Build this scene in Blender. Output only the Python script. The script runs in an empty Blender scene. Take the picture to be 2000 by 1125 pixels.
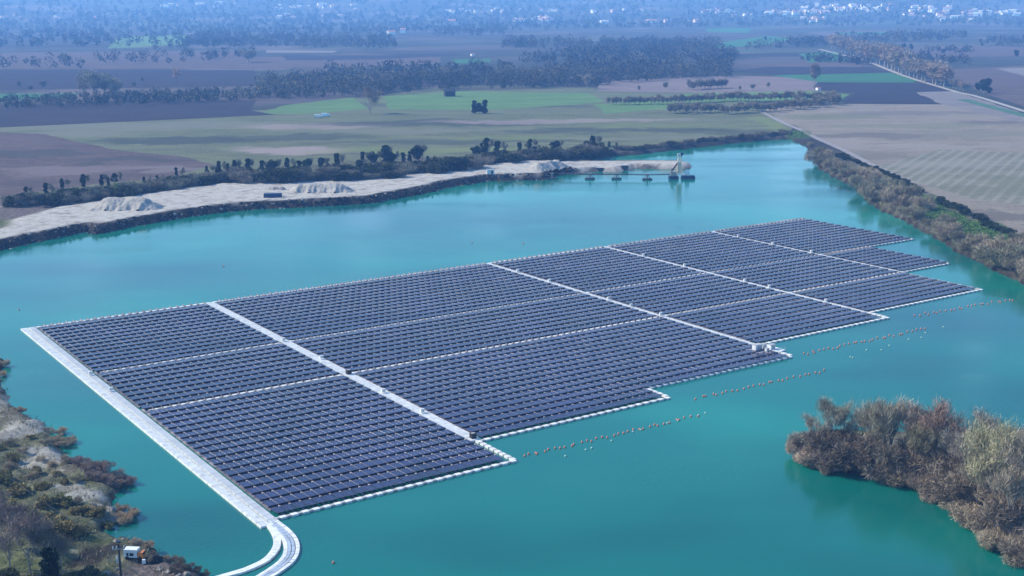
import bpy, math, random
import numpy as np
from mathutils import Matrix, Vector
random.seed(7); RS = np.random.RandomState(11)
SC = bpy.context.scene
COL = SC.collection
# ------------------------------------------------------------------ camera model (photo frame 2000 x 1125)
F, PIT, ROLL, CH = 2527.7, math.radians(12.787), math.radians(-0.432), 100.0
TH = math.radians(33.733); OX, OY = -145.717, 389.831        # origin and heading of the floating array
UU = (math.cos(TH), math.sin(TH)); VV = (math.sin(TH), -math.cos(TH))
def ray(px, py):
    x, y = px - 1000.0, 562.5 - py
    c, s = math.cos(ROLL), math.sin(ROLL); x, y = c*x - s*y, s*x + c*y
    return (x, F*math.cos(PIT) + y*math.sin(PIT), -F*math.sin(PIT) + y*math.cos(PIT))
def flat(px, py, z=0.0):
    d = ray(px, py); t = (z - CH)/d[2]
    return (d[0]*t, d[1]*t)
def uv(u, v): return (OX + u*UU[0] + v*VV[0], OY + u*UU[1] + v*VV[1])
def to_uv(x, y): return ((x-OX)*UU[0] + (y-OY)*UU[1], (x-OX)*VV[0] + (y-OY)*VV[1])
cam = bpy.data.cameras.new('camera'); camo = bpy.data.objects.new('camera', cam); COL.objects.link(camo)
cam.lens = 36*F/2000; cam.sensor_width = 36; cam.clip_start = 1; cam.clip_end = 60000
c, s = math.cos(ROLL), math.sin(ROLL)
right = Vector((1,0,0)); up = Vector((0, math.sin(PIT), math.cos(PIT))); fw = Vector((0, math.cos(PIT), -math.sin(PIT)))
ax = right*c - up*(-s); ay = -right*s + up*c
# local x = right*c + up*s ; local y = -right*s + up*c
ax = right*c + up*s
M = Matrix((ax, ay, -fw)).transposed().to_4x4(); M.translation = (0, 0, CH)
camo.matrix_world = M; SC.camera = camo
# ------------------------------------------------------------------ render, sky, sun
SC.view_settings.view_transform = 'Standard'; SC.view_settings.look = 'None'; SC.view_settings.exposure = 0
SC.render.engine = 'CYCLES'
cy = SC.cycles
cy.max_bounces = 4; cy.diffuse_bounces = 2; cy.glossy_bounces = 2; cy.transmission_bounces = 1
cy.volume_bounces = 2; cy.transparent_max_bounces = 4
cy.use_denoising = True
SUN = Vector((-0.93, 0.20, 0)).normalized(); EL = math.radians(37)
sd = Vector((SUN.x*math.cos(EL), SUN.y*math.cos(EL), math.sin(EL)))
w = bpy.data.worlds.new('World'); SC.world = w; w.use_nodes = True
nt = w.node_tree; nt.nodes.clear()
def N(nt, t, **k):
    n = nt.nodes.new(t)
    for a, b in k.items():
        if a == 'ins':
            for i, v in b.items(): n.inputs[i].default_value = v
        else: setattr(n, a, b)
    return n
out = N(nt, 'ShaderNodeOutputWorld'); bg = N(nt, 'ShaderNodeBackground', ins={'Strength': 0.12})
sky = N(nt, 'ShaderNodeTexSky', sky_type='NISHITA', sun_disc=False, sun_elevation=EL, sun_rotation=math.atan2(SUN.x, SUN.y), air_density=1.6, dust_density=0.6, ozone_density=3.0)
# a few soft clouds, only seen mirrored in the lake
tc = N(nt, 'ShaderNodeTexCoord')
last = sky.outputs[0]
def clouddir(px, py):
    d = Vector(ray(px, py)).normalized(); d.z = -d.z; return d
for (px, py, rad, st) in [(715,425,0.030,.30),(950,440,0.026,.22),(1545,332,0.028,.42),(1900,700,0.025,.25),(560,400,.03,.12),(150,560,.05,.25)]:
    d = clouddir(px, py); st *= 1.9
    nz = N(nt, 'ShaderNodeTexNoise', ins={'Scale': 26.0, 'Detail': 5.0, 'Roughness': .55}); nt.links.new(tc.outputs['Generated'], nz.inputs['Vector'])
    sub = N(nt, 'ShaderNodeVectorMath', operation='DISTANCE', ins={1: tuple(d)}); nt.links.new(tc.outputs['Generated'], sub.inputs[0])
    mr = N(nt, 'ShaderNodeMapRange', interpolation_type='SMOOTHSTEP', ins={'From Min': rad, 'From Max': rad*.15, 'To Min': 0, 'To Max': 1}); nt.links.new(sub.outputs['Value'], mr.inputs['Value'])
    r2 = N(nt, 'ShaderNodeMapRange', ins={'From Min': .30, 'From Max': .56, 'To Min': 0, 'To Max': st}); nt.links.new(nz.outputs['Fac'], r2.inputs['Value'])
    mu = N(nt, 'ShaderNodeMath', operation='MULTIPLY'); nt.links.new(mr.outputs[0], mu.inputs[0]); nt.links.new(r2.outputs[0], mu.inputs[1])
    mx = N(nt, 'ShaderNodeMix', data_type='RGBA'); nt.links.new(mu.outputs[0], mx.inputs['Factor']); nt.links.new(last, mx.inputs['A']); mx.inputs['B'].default_value = (9, 9.5, 10.5, 1)
    last = mx.outputs['Result']
tint = N(nt, 'ShaderNodeMix', data_type='RGBA', blend_type='MULTIPLY', ins={'Factor': 1.0}); tint.inputs['B'].default_value = (0.60, 0.95, 1.32, 1)
nt.links.new(last, tint.inputs['A'])
nt.links.new(tint.outputs['Result'], bg.inputs['Color']); nt.links.new(bg.outputs[0], out.inputs[0])
sl = bpy.data.lights.new('sun', 'SUN'); sl.energy = 5.4; sl.angle = math.radians(0.5); sl.color = (1, 0.94, 0.84)
so = bpy.data.objects.new('sun', sl); COL.objects.link(so)
so.rotation_euler = sd.to_track_quat('Z', 'Y').to_euler()
# ------------------------------------------------------------------ materials
def mat(name, col=(.5,.5,.5), rough=.7, spec=.3, metal=0.0):
    m = bpy.data.materials.new(name); m.use_nodes = True
    b = m.node_tree.nodes['Principled BSDF']
    b.inputs['Base Color'].default_value = (*col, 1); b.inputs['Roughness'].default_value = rough
    b.inputs['Specular IOR Level'].default_value = spec; b.inputs['Metallic'].default_value = metal
    return m, m.node_tree, b
def ramp(nt, fac, stops):
    r = N(nt, 'ShaderNodeValToRGB'); cr = r.color_ramp
    while len(cr.elements) < len(stops): cr.elements.new(.5)
    for e, (p, cc) in zip(cr.elements, stops): e.position = p; e.color = (*cc, 1)
    nt.links.new(fac, r.inputs[0]); return r.outputs[0]
def mix(nt, f, a, b, mode='MIX'):
    m = N(nt, 'ShaderNodeMix', data_type='RGBA', blend_type=mode)
    for sock, v in ((m.inputs['Factor'], f), (m.inputs['A'], a), (m.inputs['B'], b)):
        if isinstance(v, (int, float)): sock.default_value = v
        elif isinstance(v, tuple): sock.default_value = (*v, 1)
        else: nt.links.new(v, sock)
    return m.outputs['Result']
def noise(nt, scale, detail=4, rough=.6, vec=None, stretch=None, rot=0):
    if vec is None:
        g = N(nt, 'ShaderNodeNewGeometry'); vec = g.outputs['Position']
    if stretch or rot:
        mp = N(nt, 'ShaderNodeMapping'); mp.inputs['Rotation'].default_value = (0,0,rot)
        mp2 = N(nt, 'ShaderNodeMapping'); mp2.inputs['Scale'].default_value = stretch or (1,1,1)
        nt.links.new(vec, mp.inputs[0]); nt.links.new(mp.outputs[0], mp2.inputs[0]); vec = mp2.outputs[0]
    n = N(nt, 'ShaderNodeTexNoise', ins={'Scale': scale, 'Detail': detail, 'Roughness': rough})
    nt.links.new(vec, n.inputs['Vector']); return n.outputs['Fac']
def mrange(nt, v, a, b, c0=0, c1=1):
    m = N(nt, 'ShaderNodeMapRange', ins={'From Min': a, 'From Max': b, 'To Min': c0, 'To Max': c1}); nt.links.new(v, m.inputs['Value']); return m.outputs[0]
def simple(name, col, var=.25, scale=1.5, rough=.7, spec=.3, metal=0):
    m, t, b = mat(name, col, rough, spec, metal)
    n = noise(t, scale, 4)
    f = mrange(t, n, .3, .7, 1-var, 1+var)
    mm = N(t, 'ShaderNodeVectorMath', operation='SCALE', ins={0: col}); t.links.new(f, mm.inputs['Scale'])
    t.links.new(mm.outputs[0], b.inputs['Base Color']); return m
# ------------------------------------------------------------------ mesh helpers
class MB:
    def __init__(s): s.v = []; s.f = []
    def box(s, cx, cy, cz, sx, sy, sz, rot=0, tilt=None, taper=1.0):
        b = len(s.v); c, n = math.cos(rot), math.sin(rot)
        for k in range(8):
            x = (sx/2)*(1 if k & 1 else -1); y = (sy/2)*(1 if k & 2 else -1); z = (sz/2)*(1 if k & 4 else -1)
            if k & 4: x *= taper; y *= taper
            if tilt: z += y*math.tan(tilt)
            s.v.append((cx + c*x - n*y, cy + n*x + c*y, cz + z))
        for q in ((0,2,3,1),(4,5,7,6),(0,1,5,4),(2,6,7,3),(0,4,6,2),(1,3,7,5)): s.f.append(tuple(b+i for i in q))
        return s
    def tube(s, p, q, r0, r1=None, n=6):
        r1 = r0 if r1 is None else r1
        p, q = Vector(p), Vector(q); d = (q-p)
        if d.length < 1e-6: return s
        d.normalize(); a = d.orthogonal().normalized(); e = d.cross(a); b = len(s.v)
        for c0, r in ((p, r0), (q, r1)):
            for k in range(n):
                t = 2*math.pi*k/n; s.v.append(tuple(c0 + (a*math.cos(t) + e*math.sin(t))*r))
        for k in range(n): s.f.append((b+k, b+(k+1) % n, b+n+(k+1) % n, b+n+k))
        s.f.append(tuple(b+k for k in reversed(range(n)))); s.f.append(tuple(b+n+k for k in range(n)))
        return s
    def lathe(s, c, prof, n=12):
        b = len(s.v)
        for r, z in prof:
            for k in range(n):
                t = 2*math.pi*k/n; s.v.append((c[0]+r*math.cos(t), c[1]+r*math.sin(t), c[2]+z))
        for j in range(len(prof)-1):
            for k in range(n): s.f.append((b+j*n+k, b+j*n+(k+1) % n, b+(j+1)*n+(k+1) % n, b+(j+1)*n+k))
        s.f.append(tuple(b+k for k in reversed(range(n)))); s.f.append(tuple(b+(len(prof)-1)*n+k for k in range(n)))
        return s
    def mesh(s, name, m, smooth=False):
        me = bpy.data.meshes.new(name); me.from_pydata(s.v, [], s.f)
        for mm in (m if isinstance(m, (list, tuple)) else [m]): me.materials.append(mm)
        if smooth:
            for p in me.polygons: p.use_smooth = True
        return me
def npmesh(name, V, FQ, m, smooth=False):
    """numpy verts (n,3) + quads (k,4)"""
    me = bpy.data.meshes.new(name)
    V = np.asarray(V, np.float32); FQ = np.asarray(FQ, np.int32)
    me.vertices.add(len(V)); me.vertices.foreach_set('co', V.ravel())
    me.loops.add(FQ.size); me.loops.foreach_set('vertex_index', FQ.ravel())
    me.polygons.add(len(FQ)); me.polygons.foreach_set('loop_start', np.arange(0, FQ.size, 4, dtype=np.int32))
    me.polygons.foreach_set('loop_total', np.full(len(FQ), 4, np.int32))
    if smooth: me.polygons.foreach_set('use_smooth', np.ones(len(FQ), bool))
    me.update(calc_edges=True); me.validate()
    me.materials.append(m); return me
def link(name, data, parent=None, loc=(0,0,0), rz=0, sc=None):
    o = bpy.data.objects.new(name, data); COL.objects.link(o)
    o.location = loc; o.rotation_euler = (0, 0, rz)
    if sc is not None: o.scale = sc if isinstance(sc, (tuple, list)) else (sc, sc, sc)
    if parent is not None: o.parent = parent
    return o
def tag(o, label=None, cat=None, group=None, kind=None):
    if label: o['label'] = label
    if cat: o['category'] = cat
    if group: o['group'] = group
    if kind: o['kind'] = kind
    return o
def thing(name, label, cat, loc, rz=0, group=None):
    return tag(link(name, None, None, loc, rz), label, cat, group)
ONES = ['', 'first','second','third','fourth','fifth','sixth','seventh','eighth','ninth','tenth','eleventh','twelfth','thirteenth','fourteenth','fifteenth','sixteenth','seventeenth','eighteenth','nineteenth']
TENS = ['', '', 'twenty','thirty','forty','fifty','sixty','seventy','eighty','ninety']
TENTH = ['', '', 'twentieth','thirtieth','fortieth','fiftieth','sixtieth','seventieth','eightieth','ninetieth']
def nth(i):
    i += 1
    if i >= 100: return 'hundredth' if i == 100 else 'hundred-and-' + nth(i-101)
    if i < 20: return ONES[i]
    return TENTH[i//10] if i % 10 == 0 else TENS[i//10] + '-' + ONES[i % 10]
# ------------------------------------------------------------------ land and lake outlines (traced on the water plane)
LAKE_PX = [(-900,610),(-500,590),(-300,556),(-150,522),(0,488),(60,474),(170,452),(186,458),(250,444),(330,430),(420,416),(500,409),(600,404),(650,402),(735,396),(752,391),(850,374),(862,368),(960,353),(1060,352),(1090,341),
 (1145,338),(1170,334),(1205,338),(1225,332),(1245,329),(1310,330),(1340,331),(1353,324),(1340,319),(1310,317),(1230,317),(1170,319),(1148,316),(1158,309),(1250,302),(1340,291),(1450,279),(1510,273),(1540,272),
 (1572,285),(1590,303),(1589,318),(1598,330),(1625,345),(1665,366),(1682,378),(1688,394),(1720,413),(1760,430),(1800,453),(1835,471),(1862,492),(1905,510),(1945,532),(2000,557),(2150,640),(2500,800),
 (2500,960),(2250,920),(2080,885),(1950,868),(1850,852),(1750,850),(1650,846),(1595,850),(1556,862),(1545,880),(1562,904),(1600,915),(1640,924),(1690,931),(1740,941),(1790,956),(1830,975),(1860,995),(1885,1016),(1925,1045),(1960,1072),(2000,1100),(2120,1200),(2050,1600),
 (700,1600),(500,1300),(440,1160),(425,1122),(400,1106),(372,1100),(340,1086),(318,1068),(298,1058),(272,1044),(245,1046),(226,1036),(240,1028),(262,1022),(268,1010),(262,995),(240,985),(236,975),(262,962),(258,942),(232,922),(200,906),(160,902),(142,888),(138,866),(112,836),(75,812),(52,800),(36,786),(32,768),(14,746),(4,730),(14,716),(8,700),(-30,690),(-120,676),(-300,660),(-600,650),(-900,650)]
LAKE = np.array([flat(*p) for p in LAKE_PX])
# jagged natural shoreline: subdivide
def densify(P, step, jit):
    out = []
    n = len(P)
    for i in range(n):
        a, b = P[i], P[(i+1) % n]; L = np.hypot(*(b-a)); k = max(1, int(L/step)) if L < 200 else 1
        nrm = np.array([-(b-a)[1], (b-a)[0]])/max(L, 1e-6)
        for j in range(k):
            t = j/k; q = a + (b-a)*t
            if j and L < 200: q = q + nrm*RS.uniform(-jit, jit)
            out.append(q)
    return np.array(out)
LAKE = densify(LAKE, 6.0, 0.9)
SAND_PX = [(-200,490),(0,452),(30,430),(110,408),(180,398),(240,388),(330,375),(440,360),(530,353),(640,348),(720,344),(850,340),(880,332),(960,323),(1040,316),(1100,318),(1150,315),(1360,314),(1360,336),(1200,352),(1090,350),(960,362),(850,390),(650,415),(500,425),(330,445),(170,470),(0,505),(-200,560)]
SAND = np.array([flat(px, py, 2) for px, py in SAND_PX])
def sdf(P, X, Y):
    """signed distance to polygon P, negative inside"""
    D = np.full(X.shape, 1e18); ins = np.zeros(X.shape, bool)
    n = len(P)
    for i in range(n):
        ax_, ay_ = P[i]; bx, by = P[(i+1) % n]
        ex, ey = bx-ax_, by-ay_; wx, wy = X-ax_, Y-ay_
        t = np.clip((wx*ex + wy*ey)/max(ex*ex+ey*ey, 1e-9), 0, 1)
        D = np.minimum(D, (wx-ex*t)**2 + (wy-ey*t)**2)
        if ay_ != by:
            cnd = (ay_ > Y) != (by > Y)
            ins ^= cnd & (X < ex*(Y-ay_)/(by-ay_) + ax_)
    D = np.sqrt(D); return np.where(ins, -D, D)
def sstep(x, a, b):
    t = np.clip((x-a)/(b-a), 0, 1); return t*t*(3-2*t)
PH = RS.uniform(0, 6.28, (8, 10)); DR = RS.uniform(0, 6.28, (8, 10))
def wav(X, Y, sc, k=0):
    r = 0
    for i in range(8):
        fq = (1.0 + i*0.37)/sc; r = r + np.sin((X*math.cos(DR[i, k]) + Y*math.sin(DR[i, k]))*fq*6.28 + PH[i, k])/(1+i*.25)
    return r/3.2
SPX, SPY = flat(1120, 330)[0], flat(1120, 352)[1]
def height(X, Y):
    X = np.asarray(X, float); Y = np.asarray(Y, float)
    r = np.hypot(X, Y)
    sh = X.shape; x = X.ravel(); y = Y.ravel(); rr = r.ravel()
    near = rr < 1150
    s = np.full(x.shape, 200.0); sa = np.full(x.shape, 200.0)
    if near.any(): s[near] = sdf(LAKE, x[near], y[near]); sa[near] = sdf(SAND, x[near], y[near])
    sand = 1-sstep(sa, -3, 4)
    nearland = (1-sstep(rr, 330, 400))*(x < 250)
    wdt = 2.4 + 3.5*nearland*(x < -20)
    spit = sand*(x > SPX)*(y > SPY); wdt = wdt - 1.3*spit; top = 2.0 + sand*1.3 - spit*.9
    rough = (0.35*wav(x, y, 14, 1) + .25*wav(x, y, 5, 2))*sand*0.35 + nearland*(0.8*wav(x, y, 22, 3) + .45*wav(x, y, 8, 4))*sstep(s, 0, 12)
    top = top + rough
    edge = (.9*wav(x, y, 9, 5) + .6*wav(x, y, 3.7, 6))*(s < 12)
    t = sstep(s + edge, -0.8, wdt)
    h = -1.5 + (top+1.5)*t
    h = np.where(s < -6, -1.5, h)
    hill = sstep(rr, 3600, 12500)**1.2*560*(1 + .18*wav(x, y, 3800, 6)) + sstep(rr, 3600, 6000)*14*wav(x, y, 1500, 7) 
    bump = 50*np.exp(-(((x-1450)/650)**2 + ((y-5600)/700)**2)) + 24*np.exp(-(((x-2250)/500)**2 + ((y-6000)/600)**2))
    h = h + np.maximum(hill, 0) + bump*(rr > 3600)
    return h.reshape(sh), s.reshape(sh), sa.reshape(sh)
def at(px, py):
    """ground point seen at a photo position"""
    x, y = flat(px, py, 2.0)
    d = ray(px, py)
    if d[2] < 0 and math.hypot(x, y) < 3500 and y > 0:
        h = float(height(np.array([x]), np.array([y]))[0][0]); h = max(h, 0)
        x, y = flat(px, py, h); h = max(float(height(np.array([x]), np.array([y]))[0][0]), 0)
        return (x, y, h)
    n = Vector(d).normalized(); T = np.arange(3200, 15000, 15.0)
    X, Y, Z = n.x*T, n.y*T, CH + n.z*T
    H = height(X, Y)[0]; k = np.argmax(Z < H)
    return (float(X[k]), float(Y[k]), float(H[k]))
def mpp(p): return math.sqrt(p[0]**2 + p[1]**2 + (CH-p[2])**2)/F      # metres per photo pixel
# terrain sheet
nr, na = 900, 420
R = 60*np.exp(np.linspace(0, math.log(15000/60), nr)); A = np.linspace(-1.0, 1.0, na)
RR, AA = np.meshgrid(R, A, indexing='ij')
GX, GY = RR*np.sin(AA), RR*np.cos(AA)
GZ, GS, GSA = height(GX, GY)
idx = np.arange(nr*na).reshape(nr, na)
Q = np.stack([idx[:-1,:-1], idx[:-1,1:], idx[1:,1:], idx[1:,:-1]], -1).reshape(-1, 4)
gm, t, b = mat('ground', rough=.95, spec=.1)
att = N(t, 'ShaderNodeAttribute', attribute_name='land'); sep = N(t, 'ShaderNodeSeparateColor'); t.links.new(att.outputs['Color'], sep.inputs[0])
n1 = noise(t, .03, 6, .65); n2 = noise(t, .35, 6, .7); n3 = noise(t, 1.3, 4, .7)
earth = ramp(t, n2, [(.28, (.05,.045,.036)), (.45, (.13,.115,.085)), (.58, (.21,.19,.145)), (.72, (.38,.35,.30))])
grass = ramp(t, n2, [(.3, (.05,.065,.025)), (.5, (.10,.115,.05)), (.7, (.20,.20,.11))])
base = mix(t, mrange(t, n1, .42, .58), earth, grass)
# patchwork of far fields
geo = N(t, 'ShaderNodeNewGeometry'); mp = N(t, 'ShaderNodeMapping'); mp.inputs['Rotation'].default_value = (0,0,.18); mp.inputs['Scale'].default_value = (1/330, 1/130, 1)
flatten = N(t, 'ShaderNodeVectorMath', operation='MULTIPLY', ins={1: (1,1,0)}); t.links.new(geo.outputs['Position'], flatten.inputs[0])
t.links.new(flatten.outputs[0], mp.inputs[0])
vo = N(t, 'ShaderNodeTexVoronoi', distance='CHEBYCHEV', voronoi_dimensions='2D', ins={'Scale': 1.0, 'Randomness': .8}); t.links.new(mp.outputs[0], vo.inputs['Vector'])
sp2 = N(t, 'ShaderNodeSeparateColor'); t.links.new(vo.outputs['Color'], sp2.inputs[0])
patch = ramp(t, sp2.outputs[0], [(0, (.022,.02,.022)), (.22, (.05,.04,.045)), (.42, (.11,.085,.085)), (.6, (.08,.085,.06)), (.75, (.16,.125,.115)), (.93, (.07,.11,.05))])
patch.node.color_ramp.interpolation = 'CONSTANT'
wood = ramp(t, noise(t, .02, 8, .75), [(.35, (.018,.022,.02)), (.6, (.055,.06,.045)), (.75, (.10,.10,.08))])
far_m = mix(t, mrange(t, noise(t, .0035, 5, .6), .45, .52), patch, wood)
patchn = mix(t, .35, far_m, ramp(t, noise(t, .012, 6, .7, stretch=(1,4,1)), [(.3,(.03,.03,.035)),(.7,(.13,.12,.11))]))
col = mix(t, sep.outputs[2], base, patchn)
sandc = ramp(t, noise(t, .22, 6, .68), [(.3, (.20,.17,.145)), (.42, (.38,.34,.30)), (.56, (.53,.50,.455)), (.70, (.32,.29,.255))])
col = mix(t, sep.outputs[0], col, sandc)
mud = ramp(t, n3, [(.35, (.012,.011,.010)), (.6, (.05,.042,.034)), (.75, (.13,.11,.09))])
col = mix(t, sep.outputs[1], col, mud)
att2 = N(t, 'ShaderNodeAttribute', attribute_name='cover'); se2 = N(t, 'ShaderNodeSeparateColor'); t.links.new(att2.outputs['Color'], se2.inputs[0])
green = ramp(t, n3, [(.3, (.03,.07,.02)), (.6, (.075,.15,.045)), (.8, (.16,.20,.09))])
col = mix(t, se2.outputs[0], col, green)
brown = ramp(t, noise(t, .5, 6, .7), [(.3, (.05,.04,.037)), (.5, (.14,.115,.105)), (.7, (.25,.21,.19))])
col = mix(t, se2.outputs[1], col, brown)
t.links.new(col, b.inputs['Base Color'])
bp = N(t, 'ShaderNodeBump', ins={'Strength': .6, 'Distance': 1.0}); t.links.new(n3, bp.inputs['Height']); t.links.new(bp.outputs[0], b.inputs['Normal'])
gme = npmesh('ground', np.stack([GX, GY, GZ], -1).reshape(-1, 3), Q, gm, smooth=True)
sandmask = 1-sstep(GSA + 3*wav(GX, GY, 25, 8), -4, 3)
# pale gravel patches of the near left bank
def blobs(L, soft=1.0):
    r = np.zeros(GX.shape)
    for (px, py, w_, h_) in L:
        x, y = flat(px, py, 2); k = mpp((x, y, 0)); kw = w_*k; kd = h_*(math.hypot(x, y)**2/(CH*F))
        q = ((GX-x)/kw)**2 + ((GY-y)/kd)**2 + .35*wav(GX, GY, 7, 9)
        r = np.maximum(r, 1-sstep(q, .6, 1.1))
    return r
paleb = blobs([(95,880,50,14),(60,905,45,10),(110,895,40,10),(170,965,45,14),(205,985,25,10),(130,950,30,8),(15,775,18,40),(60,830,50,22),(10,850,40,8),(245,1004,22,16),(225,1008,20,14)])
sandmask = np.maximum(sandmask, paleb*.75)
darkmask = (1-sstep(GS + 1.2*wav(GX, GY, 11, 2), 1.6+2.2*(GSA < 8), 3.6+2.6*(GSA < 8)))*(GS > -8)  # darker band along the waterline, wider below the sand
darkmask = np.where((GX > SPX)*(GY > SPY)*(GSA < 3), darkmask*(GS < 1.0)*.8, darkmask)
darkmask = np.where(paleb > .3, darkmask*.4, darkmask)
darkmask = np.maximum(darkmask, blobs([(190,1082,40,24),(170,1094,34,14),(222,1066,24,10)]))  # shade of the near left hollow, painted dark into the ground colour
farmask = sstep(RR, 700, 900)
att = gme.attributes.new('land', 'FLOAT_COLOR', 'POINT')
buf = np.stack([sandmask, darkmask, farmask, np.ones_like(GX)], -1).astype(np.float32).ravel(); att.data.foreach_set('color', buf)
greenb = blobs([(1808,405,45,30),(1850,430,40,20),(1915,458,65,30),(1870,445,50,22),(1700,355,30,10),(1950,490,30,12),(1560,262,30,8),(1660,330,18,8)])
brownb = blobs([(330,1130,120,60),(200,1150,90,30),(60,400,120,16),(60,415,60,14)])
att = gme.attributes.new('cover', 'FLOAT_COLOR', 'POINT')
buf = np.stack([greenb*(.35+.5*np.clip(wav(GX, GY, 9, 7)+.5, 0, 1)), brownb*(1-sandmask), np.zeros_like(GX), np.ones_like(GX)], -1).astype(np.float32).ravel(); att.data.foreach_set('color', buf)
tag(link('ground', gme), kind='structure')
# water
wm, t, b = mat('water', (.01,.12,.13), .06, .5)
b.inputs['IOR'].default_value = 1.42
nz = noise(t, .006, 3, .5, stretch=(1,1.6,1))
wc = ramp(t, nz, [(.34, (.002,.085,.076)), (.46, (.003,.142,.112)), (.54, (.004,.162,.122)), (.66, (.008,.230,.165))])
t.links.new(wc, b.inputs['Base Color'])
n1 = noise(t, .9, 3, .55, stretch=(1,2.2,1), rot=.4)
n2 = noise(t, .012, 3, .5, stretch=(1,2.5,1))
bp = N(t, 'ShaderNodeBump', ins={'Distance': .12}); t.links.new(n1, bp.inputs['Height'])
t.links.new(mrange(t, n2,   .4, .65, .10, .5), bp.inputs['Strength']); t.links.new(bp.outputs[0], b.inputs['Normal'])
t.links.new(mrange(t, n2, .4, .65, .015, .07), b.inputs['Roughness'])
wv = [(-1100, 60, 0), (900, 60, 0), (900, 1000, 0), (-1100, 1000, 0)]
me = MB(); me.v = wv; me.f = [(0,1,2,3)]
tag(link('water', me.mesh('water', wm)), kind='structure')
# haze: a homogeneous body of air over the plain
hm = bpy.data.materials.new('haze'); hm.use_nodes = True; t = hm.node_tree; t.nodes.clear()
o_ = N(t, 'ShaderNodeOutputMaterial'); vs = N(t, 'ShaderNodeVolumeScatter', ins={'Color': (.28,.50,1.0,1), 'Density': 1/8200, 'Anisotropy': 0.0}); va = N(t, 'ShaderNodeVolumeAbsorption', ins={'Color': (.75,.95,1.0,1), 'Density': 1/30000}); ad = N(t, 'ShaderNodeAddShader'); t.links.new(vs.outputs[0], ad.inputs[0]); t.links.new(va.outputs[0], ad.inputs[1]); em = N(t, 'ShaderNodeEmission', ins={'Color': (.07,.33,1.0,1), 'Strength': .84e-4}); ad2 = N(t, 'ShaderNodeAddShader'); t.links.new(ad.outputs[0], ad2.inputs[0]); t.links.new(em.outputs[0], ad2.inputs[1]); t.links.new(ad2.outputs[0], o_.inputs['Volume'])  # blue emission added: the air glows in place of multiply scattered skylight
hb = MB(); hb.box(0, 7000, 330, 34000, 22000, 720)
tag(link('haze', hb.mesh('haze', hm)), kind='structure')
# ------------------------------------------------------------------ fields (flat sheets a little above the ground)
def fieldmat(name, c0, c1, rot=.1, sc=.05, stretch=(1,5,1), rows=None, rs=.28):
    m, t, b = mat(name, rough=.95, spec=.1)
    n = noise(t, sc, 6, .68, stretch=stretch, rot=rot); n2 = noise(t, .6, 3, .7)
    n5 = noise(t, sc*5, 5, .7, stretch=(1,3.5,1), rot=rot); cc = ramp(t, mix(t, .4, n, n5), [(.36, c0), (.62, c1)])
    n4 = noise(t, .014, 4, .65, stretch=(1,2.5,1), rot=rot)
    cc = mix(t, mrange(t, n4, .35, .7, 0, .55), cc, tuple(x*.55 for x in c0))
    cc = mix(t, mrange(t, n2, .35, .7, 0, .45), cc, tuple(x*1.35 for x in c1))
    if rows:
        ang, sp = rows
        g = N(t, 'ShaderNodeNewGeometry'); mp = N(t, 'ShaderNodeMapping'); mp.inputs['Rotation'].default_value = (0,0,-ang)
        t.links.new(g.outputs['Position'], mp.inputs[0])
        wv = N(t, 'ShaderNodeTexWave', bands_direction='Y', ins={'Scale': 6.283/(20*sp)*1.0, 'Distortion': 1.2, 'Detail': 3, 'Detail Scale': .4}); t.links.new(mp.outputs[0], wv.inputs[0])
        cc = mix(t, mrange(t, wv.outputs['Fac'], .45, .95, 0, rs), cc, (.40,.36,.33))
    t.links.new(cc, b.inputs['Base Color']); return m
FZ = [2.03]
def field(pts, m, name='field', wob=0.0):
    z = FZ[0]; FZ[0] += .006
    P = np.array([flat(px, py, z) for px, py in pts])
    if wob: P = densify(P, wob*8, wob)
    me = bpy.data.meshes.new(name); me.from_pydata([(x, y, z) for x, y in P], [], [tuple(range(len(P)))]); me.materials.append(m)
    tag(link(name, me), kind='structure')
a1 = flat(1990,296,2); a2 = flat(1890,375,2); rowang = math.atan2(a1[1]-a2[1], a1[0]-a2[0])
OL = fieldmat('olive stubble', (.125,.105,.08), (.29,.245,.195), .15, rows=(rowang+.9, 3.5), rs=.16)
OLR = fieldmat('drilled stubble', (.12,.12,.08), (.23,.22,.165), .15, rows=(rowang, 6.5))
ME = fieldmat('meadow', (.065,.08,.045), (.17,.18,.10), .1, .03)
MG = fieldmat('green meadow', (.07,.14,.05), (.14,.23,.08), .1, .03)
PU = fieldmat('ploughed brown', (.045,.033,.033), (.15,.11,.10), .3, .03)
DK = fieldmat('dark ploughed', (.022,.018,.024), (.05,.04,.048), .1)
TA = fieldmat('tan field', (.15,.115,.115), (.23,.18,.17), .1)
GR = fieldmat('green crop', (.03,.11,.05), (.06,.17,.075), .1)
LI = fieldmat('pale fallow', (.14,.12,.115), (.24,.21,.20), .1)
field([(-900,262),(-200,250),(0,240),(300,232),(520,214),(700,192),(860,170),(1000,166),(1160,172),(1320,180),(1500,205),(1545,240),(1545,262),(1400,272),(1190,292),(1000,303),(860,306),(640,318),(420,335),(200,360),(0,385),(-300,430),(-900,520)], ME, wob=2)
field([(-900,300),(-200,262),(0,258),(90,262),(210,290),(370,308),(420,322),(340,345),(200,358),(0,384),(-300,430),(-900,520)], PU, wob=2)
field([(560,205),(690,190),(720,212),(600,222),(500,222)], MG, wob=2)
field([(750,188),(900,178),(1150,182),(1180,200),(980,214),(760,214)], MG, wob=2)
field([(1160,204),(1310,196),(1330,210),(1180,222)], MG, wob=2)
field([(0,208),(250,196),(500,196),(490,216),(540,224),(0,249),(-500,262),(-500,220)], DK)
field([(-500,140),(0,137),(498,137),(500,168),(0,176),(-500,184)], DK)
field([(-500,104),(0,103),(460,98),(500,112),(700,104),(860,112),(860,126),(500,134),(0,135),(-500,138)], PU)
field([(0,183),(150,182),(150,189),(0,196)], GR)
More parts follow.
